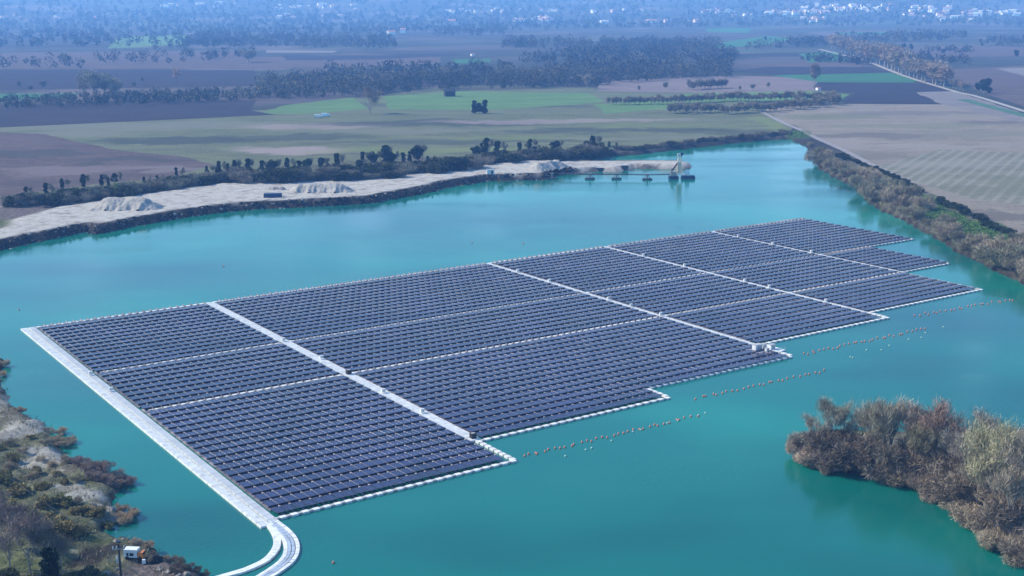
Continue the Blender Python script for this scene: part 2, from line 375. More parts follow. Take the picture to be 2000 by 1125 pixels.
field([(520,98),(660,99),(650,103),(520,103)], LI); field([(550,108),(900,108),(740,116),(560,118)], DK)
field([(880,116),(960,115),(955,123),(890,124)], GR)
field([(210,95),(232,72),(365,68),(362,86),(270,92)], MG)
field([(1165,178),(1172,160),(1300,152),(1440,148),(1520,150),(1600,157),(1588,170),(1592,178),(1380,182)], TA)
field([(1430,140),(1500,130),(1700,132),(1740,142),(1520,146)], DK)
field([(1430,128),(1620,120),(1700,124),(1680,131),(1500,130)], PU)
field([(1505,147),(1740,142),(1795,158),(1780,161),(1600,160)], GR)
field([(1330,182),(1590,178),(1660,184),(1640,196),(1340,200)], MG)
field([(1600,162),(1790,163),(1835,168),(1866,180),(1790,180),(1842,203),(1646,202),(1672,180),(1596,176)], DK)
field([(1490,214),(1640,203),(1842,204),(1790,181),(1862,178),(1900,190),(2000,222),(2300,300),(2300,560),(2120,510),(2000,466),(1930,430),(1850,392),(1790,360),(1745,338),(1705,320),(1655,294),(1605,272),(1565,252),(1535,240)], OL, wob=2)
field([(1700,328),(1835,292),(2000,298),(2250,330),(2250,470),(2000,400),(1900,388),(1800,358)], OLR)
field([(1790,180),(1862,178),(1915,196),(1990,218),(2000,240),(1842,204)], LI)
field([(1850,136),(2000,128),(2300,130),(2300,250),(2000,208),(1930,185),(1870,160)], PU)
field([(1945,134),(2300,120),(2300,150),(2000,148)], LI)
field([(1640,96),(1900,88),(2000,92),(2000,110),(1760,112)], PU)
field([(1640,64),(1740,62),(1738,66),(1640,67)], GR); field([(1340,92),(1500,70),(1560,76),(1500,86),(1360,100)], GR); field([(1380,56),(1470,54),(1460,64),(1380,62)], GR)
field([(1560,105),(1630,100),(1660,118),(1580,122)], GR)
def patches(m, L):
    """soft-edged patches of another growth, laid out in world metres"""
    t = m.node_tree; b = t.nodes['Principled BSDF']; cc = b.inputs['Base Color'].links[0].from_socket
    g = N(t, 'ShaderNodeNewGeometry'); nv = N(t, 'ShaderNodeTexNoise', ins={'Scale': .02, 'Detail': 6, 'Roughness': .7}); t.links.new(g.outputs['Position'], nv.inputs['Vector'])
    ofs = N(t, 'ShaderNodeVectorMath', operation='MULTIPLY_ADD', ins={1: (70, 90, 0), 2: (-35, -45, 0)}); t.links.new(nv.outputs['Color'], ofs.inputs[0])
    ad = N(t, 'ShaderNodeVectorMath', operation='ADD'); t.links.new(g.outputs['Position'], ad.inputs[0]); t.links.new(ofs.outputs[0], ad.inputs[1])
    for (px, py, wpx, hpx, c, st) in L:
        x, y = flat(px, py, 2); rx = wpx*math.hypot(x, y)/F; ry = hpx*(x*x+y*y)/(CH*F)
        sb = N(t, 'ShaderNodeVectorMath', operation='SUBTRACT', ins={1: (x, y, 0)}); t.links.new(ad.outputs[0], sb.inputs[0])
        ml = N(t, 'ShaderNodeVectorMath', operation='MULTIPLY', ins={1: (1/rx, 1/ry, 0)}); t.links.new(sb.outputs[0], ml.inputs[0])
        ln = N(t, 'ShaderNodeVectorMath', operation='LENGTH'); t.links.new(ml.outputs[0], ln.inputs[0])
        f = N(t, 'ShaderNodeMapRange', interpolation_type='SMOOTHSTEP', ins={'From Min': 1.15, 'From Max': .6, 'To Min': 0, 'To Max': st}); t.links.new(ln.outputs['Value'], f.inputs['Value'])
        cc = mix(t, f.outputs[0], cc, c)
    t.links.new(cc, b.inputs['Base Color'])
dm = (.045,.05,.045); yg = (.17,.21,.07); pk = (.30,.235,.22); gy = (.17,.17,.13); br = (.075,.06,.06)
patches(ME, [(300,246,330,9,gy,.7),(620,246,160,7,pk,.6),(560,292,120,9,pk,.85),(350,275,190,7,dm,.75),(560,268,170,6,dm,.6),(850,240,260,7,dm,.7),(1100,236,300,4,pk,.6),(780,256,260,5,gy,.6),(900,276,340,5,dm,.5),(850,292,260,6,yg,.5),(1050,270,200,5,yg,.45),
 (1200,254,260,5,dm,.6),(1320,244,200,4,yg,.4),(1250,268,220,4,gy,.6),(1420,256,110,5,dm,.5),(600,208,100,5,yg,.35),(900,196,200,6,yg,.45),(1000,208,200,4,dm,.5),(1080,190,90,4,gy,.7),(760,204,120,4,dm,.45),(1250,206,90,4,yg,.5),(1500,240,26,14,yg,.6),(1000,172,180,3,br,.6),(120,262,160,5,gy,.7),(700,302,120,4,br,.5)])
patches(PU, [(150,330,160,9,(.18,.14,.14),.7),(60,300,120,8,dm,.6),(250,312,140,5,dm,.6),(80,355,140,6,br,.6),(330,330,90,7,(.19,.155,.15),.7)])
patches(OL, [(1620,228,110,6,(.15,.155,.09),.7),(1800,222,180,4,(.14,.12,.11),.6),(1780,246,200,5,(.17,.175,.11),.6),(1950,240,80,4,(.12,.10,.10),.7),(1700,266,160,6,(.13,.115,.10),.7),(1960,262,160,6,(.16,.155,.12),.5),(1850,284,170,5,(.27,.24,.21),.6),(1700,300,80,9,(.14,.13,.10),.5),(1640,280,50,10,(.27,.23,.21),.6),(1940,420,120,10,(.12,.105,.09),.7),(1860,378,60,12,(.25,.22,.18),.5)])
patches(OLR, [(1850,320,120,9,(.28,.25,.22),.4),(2000,360,90,20,(.14,.15,.09),.5),(1880,372,90,9,(.15,.155,.10),.5)])
def ribbon(pts, wd, m, name, z=None, n=6):
    z = FZ[0] if z is None else z; FZ[0] += .006
    P = [Vector(flat(px, py, z)) for px, py in pts]; V = []; 
    for i, p in enumerate(P):
        d = (P[min(i+1, len(P)-1)] - P[max(i-1, 0)]).normalized(); nn = Vector((-d.y, d.x))*wd/2
        V += [(*(p+nn), z), (*(p-nn), z)]
    me = bpy.data.meshes.new(name); me.from_pydata(V, [], [(2*i, 2*i+1, 2*i+3, 2*i+2) for i in range(len(P)-1)]); me.materials.append(m)
    tag(link(name, me), kind='structure')
TR = simple('dirt track', (.27,.235,.22), .3, .3); TR2 = simple('pale track', (.36,.32,.28), .2, .2)
TRG = simple('grass verge', (.06,.13,.06), .3, .3)
ribbon([(1488,218),(1530,240),(1560,252),(1600,272),(1650,294),(1700,320),(1740,338),(1790,362)], 4.5, TR, 'path')
ribbon([(1880,194),(1920,205),(1960,215),(2010,228),(2300,300)], 11, TRG, 'path')
ribbon([(1760,146),(1790,156),(1830,168),(1870,180),(1900,186),(1940,198),(2000,217),(2300,290)], 5.5, TR2, 'path')
ribbon([(-300,442),(0,404),(80,402),(200,392),(330,375)], 4, TR, 'path')
ribbon([(1600,96),(1690,118),(1760,146)], 6, TR2, 'path')
# ------------------------------------------------------------------ vegetation
def leafmat(name, lo, hi, spec=.1, wide=False):
    m, t, b = mat(name, rough=.9, spec=spec)
    g = N(t, 'ShaderNodeNewGeometry'); oi = N(t, 'ShaderNodeObjectInfo')
    cc = ramp(t, g.outputs['Random Per Island'], [(0, lo), (1, hi)])
    tcn = N(t, 'ShaderNodeTexCoord'); n = noise(t, .35, 3, .6, vec=tcn.outputs['Object'])
    cc = mix(t, 1.0, cc, ramp(t, n, [(.32, (.50,.50,.48)), (.68, (1.45,1.45,1.4))]), 'MULTIPLY')
    cc = mix(t, 1.0, cc, oi.outputs['Color'], 'MULTIPLY')
    if wide: cc = mix(t, 1.0, cc, ramp(t, noise(t, .006, 4, .6), [(.34, (.5,.55,.6)), (.5, (1,1,1)), (.62, (1.6,1.5,1.2))]), 'MULTIPLY')
    t.links.new(cc, b.inputs['Base Color'])
    return m
TWIG = leafmat('twig', (.22,.195,.155), (.72,.66,.55))
LEAF = leafmat('leaf', (.085,.095,.048), (.25,.25,.125))
DARK = leafmat('ivy leaf', (.010,.018,.012), (.03,.045,.025))
BARK = simple('bark', (.30,.26,.22), .4, 2.0, .9)
PALEBARK = simple('pale bark', (.62,.58,.52), .2, 2.0, .9)
def strips(P, D, L, W, rs):
    """thin quads: base point P (n,3), direction D (n,3), length L, width W"""
    n = len(P); r = rs.normal(size=(n, 3)); S = np.cross(D, r); S /= np.linalg.norm(S, axis=1, keepdims=True)+1e-9
    S = S*W[:, None]/2; E = P + D*L[:, None]
    V = np.stack([P-S, P+S, E+S*.5, E-S*.5], 1).reshape(-1, 3); return V, np.arange(4*n).reshape(-1, 4)
def lobecloud(lobes, n, rs, shell=.5):
    """random points in ellipsoid lobes -> points and outward directions"""
    lobes = np.array(lobes, float); vol = lobes[:, 3]*lobes[:, 4]*lobes[:, 5]; k = rs.choice(len(lobes), n, p=vol/vol.sum())
    d = rs.normal(size=(n, 3)); d /= np.linalg.norm(d, axis=1, keepdims=True)
    r = rs.uniform(shell, 1, n)**(1/2.0)
    P = lobes[k, :3] + d*r[:, None]*lobes[k, 3:6]; return P, d
def unit(D): return D/(np.linalg.norm(D, axis=1, keepdims=True)+1e-9)
def branch_mesh(rs, h, spread, depth=4, r0=.22, start=.25, n0=5):
    mb = MB(); tips = []
    def go(p, d, L, r, k):
        q = p + d*L
        mb.tube(p, q, r, r*.6, 5 if k < 2 else 3)
        if k >= depth: tips.append((tuple(q), tuple(d))); return
        m = n0 if k == 0 else rs.randint(2, 4)
        for i in range(m):
            a = rs.uniform(0, 6.28); t = rs.uniform(.55, 1.0) if k else rs.uniform(start, 1)
            dd = Vector((math.cos(a), math.sin(a), 0))*spread*rs.uniform(.6, 1.3) + d*1.0 + Vector((0, 0, .35))
            dd.normalize(); go(p + d*L*t, dd, L*rs.uniform(.5, .75), r*.55, k+1)
    go(Vector((0, 0, -.3)), Vector((rs.uniform(-.05,.05), rs.uniform(-.05,.05), 1)).normalized(), h*.5, r0, 0)
    return mb, tips
PROTO = {}
def proto_bare(key, seed, h=12.0, spread=.6, ntw=2600, tw=.07, leafm=None, bark=None, tl=(.5, 1.3)):
    rs = np.random.RandomState(seed); mb, tips = branch_mesh(rs, h, spread, 4, h*.016)
    tips = np.array(tips); zmax = tips[:, 0, 2].max()
    k = rs.randint(0, len(tips), ntw); P = tips[k, 0] + rs.normal(size=(ntw, 3))*np.array([.55, .55, .6])
    P = P*1.0; P[:, 2] = np.maximum(P[:, 2], h*.12)
    D = unit(tips[k, 1]*1.0 + rs.normal(size=(ntw, 3))*.55 + np.array([0, 0, .25])); P = P - D*.4
    V, Fq = strips(P, D, rs.uniform(tl[0], tl[1], ntw), rs.uniform(tw*.6, tw*1.4, ntw), rs)
    f = h/zmax; V = V*f; mb.v = [tuple(c*f for c in v) for v in mb.v]
    PROTO[key] = (mb.mesh('trunk', bark or BARK), npmesh('crown', V, Fq, leafm or TWIG), h)
def proto_cloud(key, seed, lobes, n, size, m, h, trunk=.15, bark=None, aspect=.6, shell=.35, up=.3, ltr=None):
    rs = np.random.RandomState(seed); P, d = lobecloud(lobes, n, rs, shell)
    D = unit(d + rs.normal(size=(n, 3))*.8 + np.array([0, 0, up])); L = rs.uniform(size*.6, size*1.4, n)
    V, Fq = strips(P - D*L[:, None]*.5, D, L, L*aspect, rs)
    V[:, 2] = np.maximum(V[:, 2], -.2)
    mb = MB(); z = ltr or h*.6; mb.tube((0,0,-.3), (rs.uniform(-.2,.2), rs.uniform(-.2,.2), z*.5), trunk, trunk*.8, 6); mb.tube(mb.v[6] if 0 else (0,0,z*.45), (rs.uniform(-.3,.3), rs.uniform(-.3,.3), z), trunk*.75, trunk*.3, 5)
    for i in range(6):
        a = rs.uniform(0, 6.28); zz = z*rs.uniform(.35, .9); mb.tube((0,0,zz), (math.cos(a)*h*.18, math.sin(a)*h*.18, zz+h*.15), trunk*.4, trunk*.12, 4)
    PROTO[key] = (mb.mesh('trunk', bark or BARK), npmesh('crown', V, Fq, m), h)
for i in range(4): proto_bare('bare%d' % i, 20+i, 12, .55, 3200, .05)
for i in range(3): proto_bare('pale%d' % i, 40+i, 13, .38, 2600, .05, bark=PALEBARK)
def rl(rs, n, R, z0, z1, r):
    return [(rs.uniform(-R, R), rs.uniform(-R, R), rs.uniform(z0, z1), r*rs.uniform(.7, 1.2), r*rs.uniform(.7, 1.2), r*rs.uniform(.6, 1.0)) for _ in range(n)]
for i in range(4):      # twiggy shrubs, unit height about 4 m
    rs = np.random.RandomState(60+i); proto_cloud('shrub%d' % i, 60+i, rl(rs, 8, 1.7, .6, 2.4, 1.25), 4200, .55, TWIG, 4.0, .06, aspect=.075, shell=.15, up=.9)
for i in range(3):      # leafy bushes
    rs = np.random.RandomState(70+i); proto_cloud('bush%d' % i, 70+i, rl(rs, 9, 1.7, .6, 2.5, 1.1), 2600, .32, LEAF, 4.0, .08, aspect=.6, shell=.3)
for i in range(3):      # narrow ivy-clad dark trees, 12 m
    rs = np.random.RandomState(80+i); proto_cloud('ivy%d' % i, 80+i, [(rs.uniform(-.5,.5), rs.uniform(-.5,.5), z, 1.7*rs.uniform(.6,1.25), 1.7*rs.uniform(.6,1.25), 1.4) for z in (1.8,3.5,5.2,7,8.6,10.0)], 1100, .7, DARK, 12.0, .2, aspect=.7)
for i in range(3):      # broad distant crowns, 12 m
    rs = np.random.RandomState(90+i); proto_cloud('round%d' % i, 90+i, rl(rs, 12, 2.8, 4.0, 9.3, 2.2)+[(0,0,6,3.4,3.4,3.6)], 2600, .8, TWIG, 12.0, .35, aspect=.2, shell=.2)
for i in range(2):
    rs = np.random.RandomState(95+i); proto_cloud('dark%d' % i, 95+i, rl(rs, 9, 2.2, 2.0, 9, 2.2), 1500, .8, DARK, 12.0, .35, aspect=.6, shell=.2)
for i in range(2):
    rs = np.random.RandomState(98+i); proto_cloud('leafy%d' % i, 98+i, rl(rs, 10, 2.0, 2.5, 9.5, 1.9), 2400, .55, LEAF, 12.0, .25, aspect=.5, shell=.3)
def tree(key, px, py, hp, name, label, cat, group=None, colr=(1,1,1), wide=1.0, rz=None, base=None):
    p = base or at(px, py); tm, cm, h0 = PROTO[key]; sc = hp*mpp(p)/h0
    tcol = (*colr, 1)
    o = thing(name, label, cat, p, random.uniform(0, 6.28) if rz is None else rz, group)
    for nm, me in (('trunk', tm), ('crown', cm)):
        q = link(nm, me, o, sc=(sc*wide, sc*wide, sc)); q.color = tcol if nm == 'crown' else (1,1,1,1)
    return o
def row(keys, pts, name, lab, cat, group, cols, wide=1.0, jc=.15):
    """pts: (px, py, heightpx) ; labels by order from the left"""
    pts = sorted(pts)
    for i, (px, py, hp) in enumerate(pts):
        cc = cols[i % len(cols)] if isinstance(cols, list) else cols
        k = 1 + random.uniform(-jc, jc)
        tree(keys[random.randrange(len(keys))], px, py, hp, name, lab.format(nth(i)), cat, group, tuple(x*k for x in cc), wide*random.uniform(.85, 1.2))
def along(poly, n, jx=0, jy=0, h=(8, 14)):
    P = [Vector(p) for p in poly]; L = [(P[i+1]-P[i]).length for i in range(len(P)-1)]; T = sum(L); out = []
    for k in range(n):
        s_ = (k+.5)/n*T; i = 0
        while s_ > L[i] and i < len(L)-1: s_ -= L[i]; i += 1
        q = P[i] + (P[i+1]-P[i])*(s_/L[i]); out.append((q.x+random.uniform(-jx, jx), q.y+random.uniform(-jy, jy), random.uniform(*h)))
    return out
BARE = ['bare0','bare1','bare2','bare3']; SHR = ['shrub0','shrub1','shrub2','shrub3']; BUS = ['bush0','bush1','bush2']; IVY = ['ivy0','ivy1','ivy2']; RND = ['round0','round1','round2']; PAL = ['pale0','pale1','pale2']
# solitary trees of the plain
tree('bare1', 722, 222, 50, 'bare_tree', 'lone bare tree with wide crown standing in the green meadow', 'tree', colr=(0.52,0.46,0.46), wide=1.5)
for j, (px, hp) in enumerate(((926,27),(936,24),(947,28))):
    tree(['ivy0','dark0','ivy1'][j], px, 222, hp, 'dark_tree', ['left', 'middle', 'right'][j] + ' tree of the small dark clump in the meadow', 'tree', 'dark clump of trees in the meadow', wide=1.3)
tree('round0', 1147, 174, 34, 'round_tree', 'round pale grey tree at the edge of the meadow below the wood', 'tree', colr=(0.64,0.60,0.64), wide=.8)
tree('round1', 1591, 164, 44, 'bare_tree', 'lone brown-grey tree at the junction of the ploughed strips', 'tree', colr=(0.41,0.36,0.38), wide=.8)
tree('round2', 485, 122, 30, 'round_tree', 'dome-shaped pale tree alone on the far mauve field', 'tree', colr=(0.68,0.68,0.75), wide=1.6)
tree('bare2', 345, 165, 28, 'bare_tree', 'small reddish tree alone on the dark far field', 'tree', colr=(1.1,.8,.8))
row(RND, [(165,188,52),(185,190,58),(205,188,52),(225,190,44)], 'pale_tree', '{} pale bushy tree from the left beside the dark far field', 'tree', 'pale bushy trees of the far left', (.7,.7,.7), .9)
row(RND, [(38,172,14),(85,175,20),(60,178,12),(278,160,10),(262,172,14),(1300,175,18),(1248,178,12),(1500,172,12),(1470,176,14),(1445,177,10)], 'small_tree', '{} small dark tree from the left among the far field edges', 'tree', 'small trees along field edges', (.45,.45,.5))
row(['dark0','dark1'], [(1922,182,32),(1910,180,20),(1932,186,18),(1985,112,16),(1765,97,14),(1780,98,14),(1495,80,10)], 'dark_tree', '{} dark tree from the left across the plain at far right', 'tree', 'dark trees of the far right plain', (1,1,1))
# avenue of pale trees running to upper right
av = [(1625,96,26),(1645,104,30),(1662,110,28),(1680,118,34),(1695,122,36),(1712,126,38),(1728,132,40),(1742,138,42),(1755,144,44),(1770,148,32),(1785,152,34),(1800,160,42),(1822,166,42),(1838,168,36),(1862,172,18),(1875,176,16)]
av = [(x+dx, y+dx*.35-1, h*1.2) for x, y, h in av for dx in (0, 6)]
row(RND, av, 'avenue_tree', '{} pinkish pale tree from the left in the avenue by the white track', 'tree', 'avenue of pale trees beside the track', [(.66,.54,.52),(.62,.56,.56),(.52,.5,.52)], 1.15)
# orchard rows
o1 = along([(1185,204),(1300,203),(1420,198),(1640,196)], 60, 2, 1, (15,22)); o2 = along([(1305,220),(1400,222),(1520,216),(1640,203)], 56, 3, 3, (17,25))
row(RND, o1, 'orchard_tree', '{} small brown tree from the left in the far orchard row', 'tree', 'far row of orchard trees', (.60,.54,.48), 1.0)
row(RND, o2, 'orchard_tree', '{} grey-brown tree from the left in the near orchard row', 'tree', 'near row of orchard trees', (.52,.50,.45), 1.05)
row(RND, along([(1345,176),(1420,172)], 16, 3, 1, (18,24)), 'small_tree', '{} tree from the left in the clump on the tan field', 'tree', 'clump of trees on the tan field', (.5,.48,.55), .9)
# the row of dark narrow trees behind the sand bank
iv = [(50,388,22),(88,384,20),(126,374,20),(160,366,22),(198,364,20),(212,364,16),(226,358,24),(285,358,14),(310,356,14),(342,350,24),(404,345,18),(430,342,26),(446,344,22),(457,342,28),(470,344,20),(488,342,28),(508,342,24),(533,340,28),(562,336,26),(582,336,24),(598,336,30),(624,336,28),(640,336,18),(655,332,26),(700,330,20),(712,326,26),(728,324,26),(750,322,30),(766,322,22),(785,320,24),(800,318,24),(812,318,30),(838,320,16),(925,308,26),(942,304,22),(950,306,30),(968,306,24),(1012,300,20),(1035,300,26),(1048,300,18),(1080,300,28),(1140,296,20),(1158,294,26)]
iv = [(x + random.uniform(-4, 4), y, h*random.uniform(.95, 1.35)) for x, y, h in iv]
row(IVY+['dark0','dark1'], iv, 'ivy_tree', '{} dark ivy-clad tree from the left standing above the hedge behind the sand bank', 'tree', 'dark trees behind the sand bank', [(1.3,1.4,1.2),(1.0,1.1,1.0),(1.9,1.9,1.5)], 1.15)
g = [(x+random.uniform(6,14), y-2, h*.8) for x, y, h in iv]
row(BARE, g, 'bare_tree', '{} thin grey tree from the left among the dark trees behind the sand', 'tree', 'thin grey trees behind the sand bank', (.45,.48,.46), 1.0)
row(['bush0','bush1','leafy0'], [(106,396,24),(128,394,20),(140,394,22),(232,382,28),(222,382,20)], 'leafy_bush', '{} bright green bush from the left beside the sand bank', 'bush', 'bright green bushes by the sand', (1.5,2.0,1.0), .9)
h1 = along([(20,398),(100,398),(180,390),(300,374),(420,358),(520,352),(640,350),(760,344),(860,336),(940,324),(1000,316),(1100,308),(1180,303)], 150, 3, 4, (15,32))
row(BUS+['shrub0','shrub1'], h1, 'hedge_bush', '{} dark bush from the left in the hedge behind the sand', 'bush', 'dark hedge bushes behind the sand', [(.30,.36,.34),(.42,.44,.38),(.5,.47,.44)], 1.5)
h2 = along([(1170,300),(1250,298),(1340,287),(1450,275),(1540,268)], 34, 2, 1, (7,13))
row(SHR+['bush0'], h2, 'bank_shrub', '{} low brown shrub from the left on the north shore right of the dredger spit', 'bush', 'low shrubs on the north shore', [(.5,.42,.4),(.4,.42,.35)], 1.5)
row(['leafy0','leafy1'], [(1172,292,16),(1190,292,18),(1204,290,14)], 'pale_tree', '{} pale green tree from the left near the far lake shore', 'tree', 'pale green trees near the far shore', (.9,1.0,.75))
# right bank
rb = [(1600,318,30),(1608,322,24),(1622,326,22),(1640,334,24),(1634,344,20),(1655,352,22),(1670,346,26),(1685,366,30),(1700,356,36),(1708,382,34),(1722,392,40),(1738,380,42),(1748,405,36),(1765,398,44),(1772,424,30),(1790,436,30),(1800,410,34),(1820,446,28),(1838,458,30),(1850,440,24),(1856,474,34),(1878,488,32),(1900,496,34),(1908,478,20),(1925,508,36),(1945,516,44),(1962,524,46),(1978,500,50),(1990,534,40),(2010,520,60),(2030,548,50),(1960,492,30),(1990,478,30),(1600,300,12),(1582,290,10)]
row(SHR, rb, 'bank_shrub', '{} grey-brown twiggy shrub from the left on the right bank', 'bush', 'twiggy shrubs along the right bank', [(.70,.66,.56),(.55,.56,.46),(.78,.70,.62),(.5,.5,.42)], 1.2)
tree('bush0', 1603, 312, 30, 'leafy_bush', 'olive green bush at the top of the right bank', 'bush', colr=(.9,.9,.6))
rd = along([(1640,305),(1680,322),(1740,345),(1790,372),(1802,380)], 16, 2, 1, (8,12)) + along([(1830,392),(1870,410),(1900,425),(1950,450),(1975,462)], 12, 3, 2, (10,15))
row(BUS, rd, 'dark_bush', '{} small dark bush from the left between right bank and track', 'bush', 'dark bushes between bank and track', (.3,.38,.32), 1.5)
# island / peninsula
isl = [('shrub',1550,888,36,(1.2,1.0,.95)),('shrub',1556,904,26,(1.3,1.1,1.0)),('shrub',1580,914,26,(1.2,1.0,.9)),('shrub',1612,922,34,(.8,.68,.6)),('shrub',1556,896,40,(1.3,1.05,1.0)),('shrub',1572,906,44,(1.35,1.05,1.0)),('shrub',1590,910,50,(1.2,.95,.9)),('shrub',1560,874,46,(.9,.85,.85)),
 ('shrub',1600,902,70,(.55,.48,.44)),('shrub',1622,914,72,(.5,.42,.4)),('shrub',1645,920,74,(.5,.44,.42)),('shrub',1668,925,66,(.55,.46,.44)),('shrub',1620,886,70,(.5,.44,.4)),('shrub',1655,894,76,(.5,.42,.4)),('shrub',1690,912,80,(.6,.5,.46)),('shrub',1686,928,40,(.7,.58,.55)),
 ('shrub',1712,934,60,(.75,.62,.58)),('shrub',1735,938,50,(.8,.68,.58)),('shrub',1760,946,56,(.9,.78,.62)),('shrub',1785,952,50,(.8,.66,.55)),('shrub',1805,962,50,(1.0,.8,.72)),('shrub',1828,972,56,(1.05,.85,.78)),('shrub',1848,985,50,(1.0,.82,.75)),('shrub',1868,1000,48,(1.1,.95,.75)),('shrub',1888,1018,54,(1.05,.88,.75)),('shrub',1912,1034,60,(1.1,.92,.78)),('shrub',1936,1052,60,(1.15,.95,.8)),('shrub',1960,1072,66,(1.1,.92,.75)),('shrub',1985,1088,66,(.95,.8,.7)),('shrub',2010,1100,70,(.9,.75,.65)),
 ('shrub',1780,920,80,(.6,.5,.46)),('shrub',1740,912,80,(.62,.55,.5)),('shrub',1830,935,90,(.65,.55,.5)),('shrub',1880,975,90,(.75,.62,.56)),('shrub',1950,1020,90,(.8,.66,.6)),('shrub',1990,1040,90,(.7,.58,.55)),
 ('pale',1618,880,100,(.9,.88,.85)),('pale',1600,880,75,(.85,.85,.85)),('pale',1640,878,90,(.95,.95,.8)),('pale',1576,870,60,(.9,.9,.95)),('pale',1655,880,75,(.9,.9,.9)),('bare',1690,888,90,(.85,.8,.8)),
 ('bare',1712,898,110,(.95,.92,.85)),('bare',1738,905,112,(.95,.9,.85)),('bare',1725,920,115,(.75,.72,.62)),('pale',1773,900,115,(1.1,.95,1.0)),('pale',1785,905,100,(1,.9,.95)),('bare',1800,915,105,(.85,.62,.6)),('bare',1826,915,115,(.85,.56,.54)),('bare',1845,925,112,(.8,.55,.54)),
 ('bare',1810,945,90,(.7,.66,.45)),('bare',1790,940,85,(.62,.6,.42)),('bare',1858,930,90,(.7,.68,.75)),('bare',1875,945,105,(.75,.7,.78)),('bare',1890,960,95,(.7,.66,.7)),
 ('bare',1900,975,130,(1.0,.95,.85)),('bare',1922,1000,155,(1.0,1.0,.68)),('bare',1935,985,150,(1.05,1.12,.6)),('bare',1950,1000,150,(1.0,1.02,.7)),('bare',1925,930,110,(.85,.85,.85)),('bare',1960,960,120,(.85,.85,.85)),('bare',1980,1000,150,(.95,.88,.82)),('bare',2000,1030,160,(.9,.78,.72)),('bare',1995,960,110,(.85,.85,.95)),('bare',2020,990,140,(.8,.8,.88)),('bare',1970,1040,120,(1.0,.85,.75)),('bare',1905,1010,95,(.95,.85,.72))]
isl.sort(key=lambda q: (q[0] == 'shrub', q[1]))
cnt = {}
for kd, px, py, hp, cc in isl:
    q_ = .80 if kd == 'shrub' else .88; av_ = sum(cc)/3; cc = tuple(q_*(.65*c_ + .35*av_) for c_ in cc); hp *= .84 if kd == 'shrub' else .97; px += max(0, (1700-px))*.06
    i = cnt.get(kd, 0); cnt[kd] = i+1
    ks = {'shrub': SHR, 'pale': PAL, 'bare': BARE}[kd]
    lab = {'shrub': '{} twiggy shrub from the left on the wooded spit at right', 'pale': '{} slender pale-barked tree from the left on the wooded spit', 'bare': '{} broad leafless tree from the left on the wooded spit'}[kd].format(nth(i))
    if py == 985: lab = 'tree with yellow-green budding crown on the wooded spit at right'
    tree(ks[i % len(ks)], px, py, hp, {'shrub': 'twiggy_shrub', 'pale': 'pale_barked_tree', 'bare': 'leafless_tree'}[kd], lab, 'bush' if kd == 'shrub' else 'tree', 'trees and shrubs of the wooded spit', cc, 1.25 if kd == 'shrub' else 1.1)
# near left bank
lb = []
def add(kd, pts, cols):
    for k, (px, py, hp) in enumerate(pts): lb.append((kd, px, py, hp*(.78 if kd == 'bush' else 1), cols[k % len(cols)]))
OLV = [(1.35,1.05,.85),(1.5,1.15,.95),(1.1,.95,.7),(1.7,1.3,1.15)]; TAN = [(.85,.75,.62),(.7,.62,.55),(1.0,.88,.75),(.6,.55,.48)]; MAU = [(.62,.52,.54),(.7,.56,.56),(.58,.48,.52)]
add('bush', [(25,905,22),(70,925,20),(8,940,30),(110,930,16),(40,965,34),(90,990,30),(128,985,34),(155,1004,28),(190,1018,28),(10,1000,40),(60,1015,36),(105,1030,44),(132,1050,50),(150,1046,36),(215,1027,22),(60,856,14),(125,945,16),(85,955,22),(5,880,16),(30,1030,40),(75,1045,40)], OLV)
add('shrub', [(110,866,18),(90,868,14),(125,872,18),(20,870,14),(45,880,12),(130,905,18),(100,910,14),(150,940,14),(60,935,16),(20,915,18),(80,900,12),(150,985,16),(180,1000,16)], TAN)
add('shrub', [(172,922,22),(190,920,24),(205,926,24),(222,932,24),(238,942,22),(250,948,20),(212,948,20),(228,956,18),(160,908,20),(142,900,20),(196,938,20),(180,932,18)], MAU)
add('shrub', [(118,848,16),(134,866,18),(96,840,12),(250,1014,22),(236,1002,18),(260,1004,16),(242,1022,18),(30,800,14),(6,716,16),(2,735,14),(44,806,12),(262,1062,14),(290,1070,14),(320,1088,14),(278,1062,12)], [(1.0,.82,.66),(.85,.68,.56),(.9,.8,.7)])
add('shrub', [(350,1104,18),(385,1116,14),(335,1098,16),(368,1112,16),(300,1090,14),(345,1118,16),(400,1124,14)], [(.42,.37,.35),(.34,.30,.28)])
add('bare', [(20,1112,100),(60,1122,110),(92,1112,90),(0,1070,80),(35,1058,70),(120,1125,70),(5,1010,50),(75,1080,60)], [(.52,.46,.50),(.5,.43,.48),(.5,.46,.44)])
add('ivy', [(104,1150,85),(92,1152,60),(112,1155,55)], [(.8,.9,.8)])
add('bush', [(200,1140,24),(172,1128,34),(60,1150,40),(10,1145,50),(130,1150,40),(150,1140,34)], [(.75,.7,.5),(.6,.6,.5)])
lb.sort(key=lambda q: q[1]); cnt = {}
NMS = {'bush': 'scrub_bush', 'shrub': 'bare_shrub', 'bare': 'leafless_tree', 'ivy': 'dark_evergreen'}
LBS = {'bush': '{} olive scrub bush from the left on the near left bank', 'shrub': '{} bare brown shrub from the left along the near left shore', 'bare': '{} leafless mauve-grey tree from the left in the bottom left corner', 'ivy': '{} narrow dark evergreen from the left at the bottom left edge'}
for kd, px, py, hp, cc in lb:
    i = cnt.get(kd, 0); cnt[kd] = i+1
    ks = {'shrub': SHR, 'bush': BUS, 'bare': BARE, 'ivy': IVY}[kd]
    tree(ks[i % len(ks)], px, py, hp, NMS[kd], LBS[kd].format(nth(i)), 'tree' if kd in ('bare', 'ivy') else 'bush', 'trees and bushes of the near left bank', tuple(x*1.1 for x in cc), 1.3 if kd in ('bush', 'shrub') else 1.1)
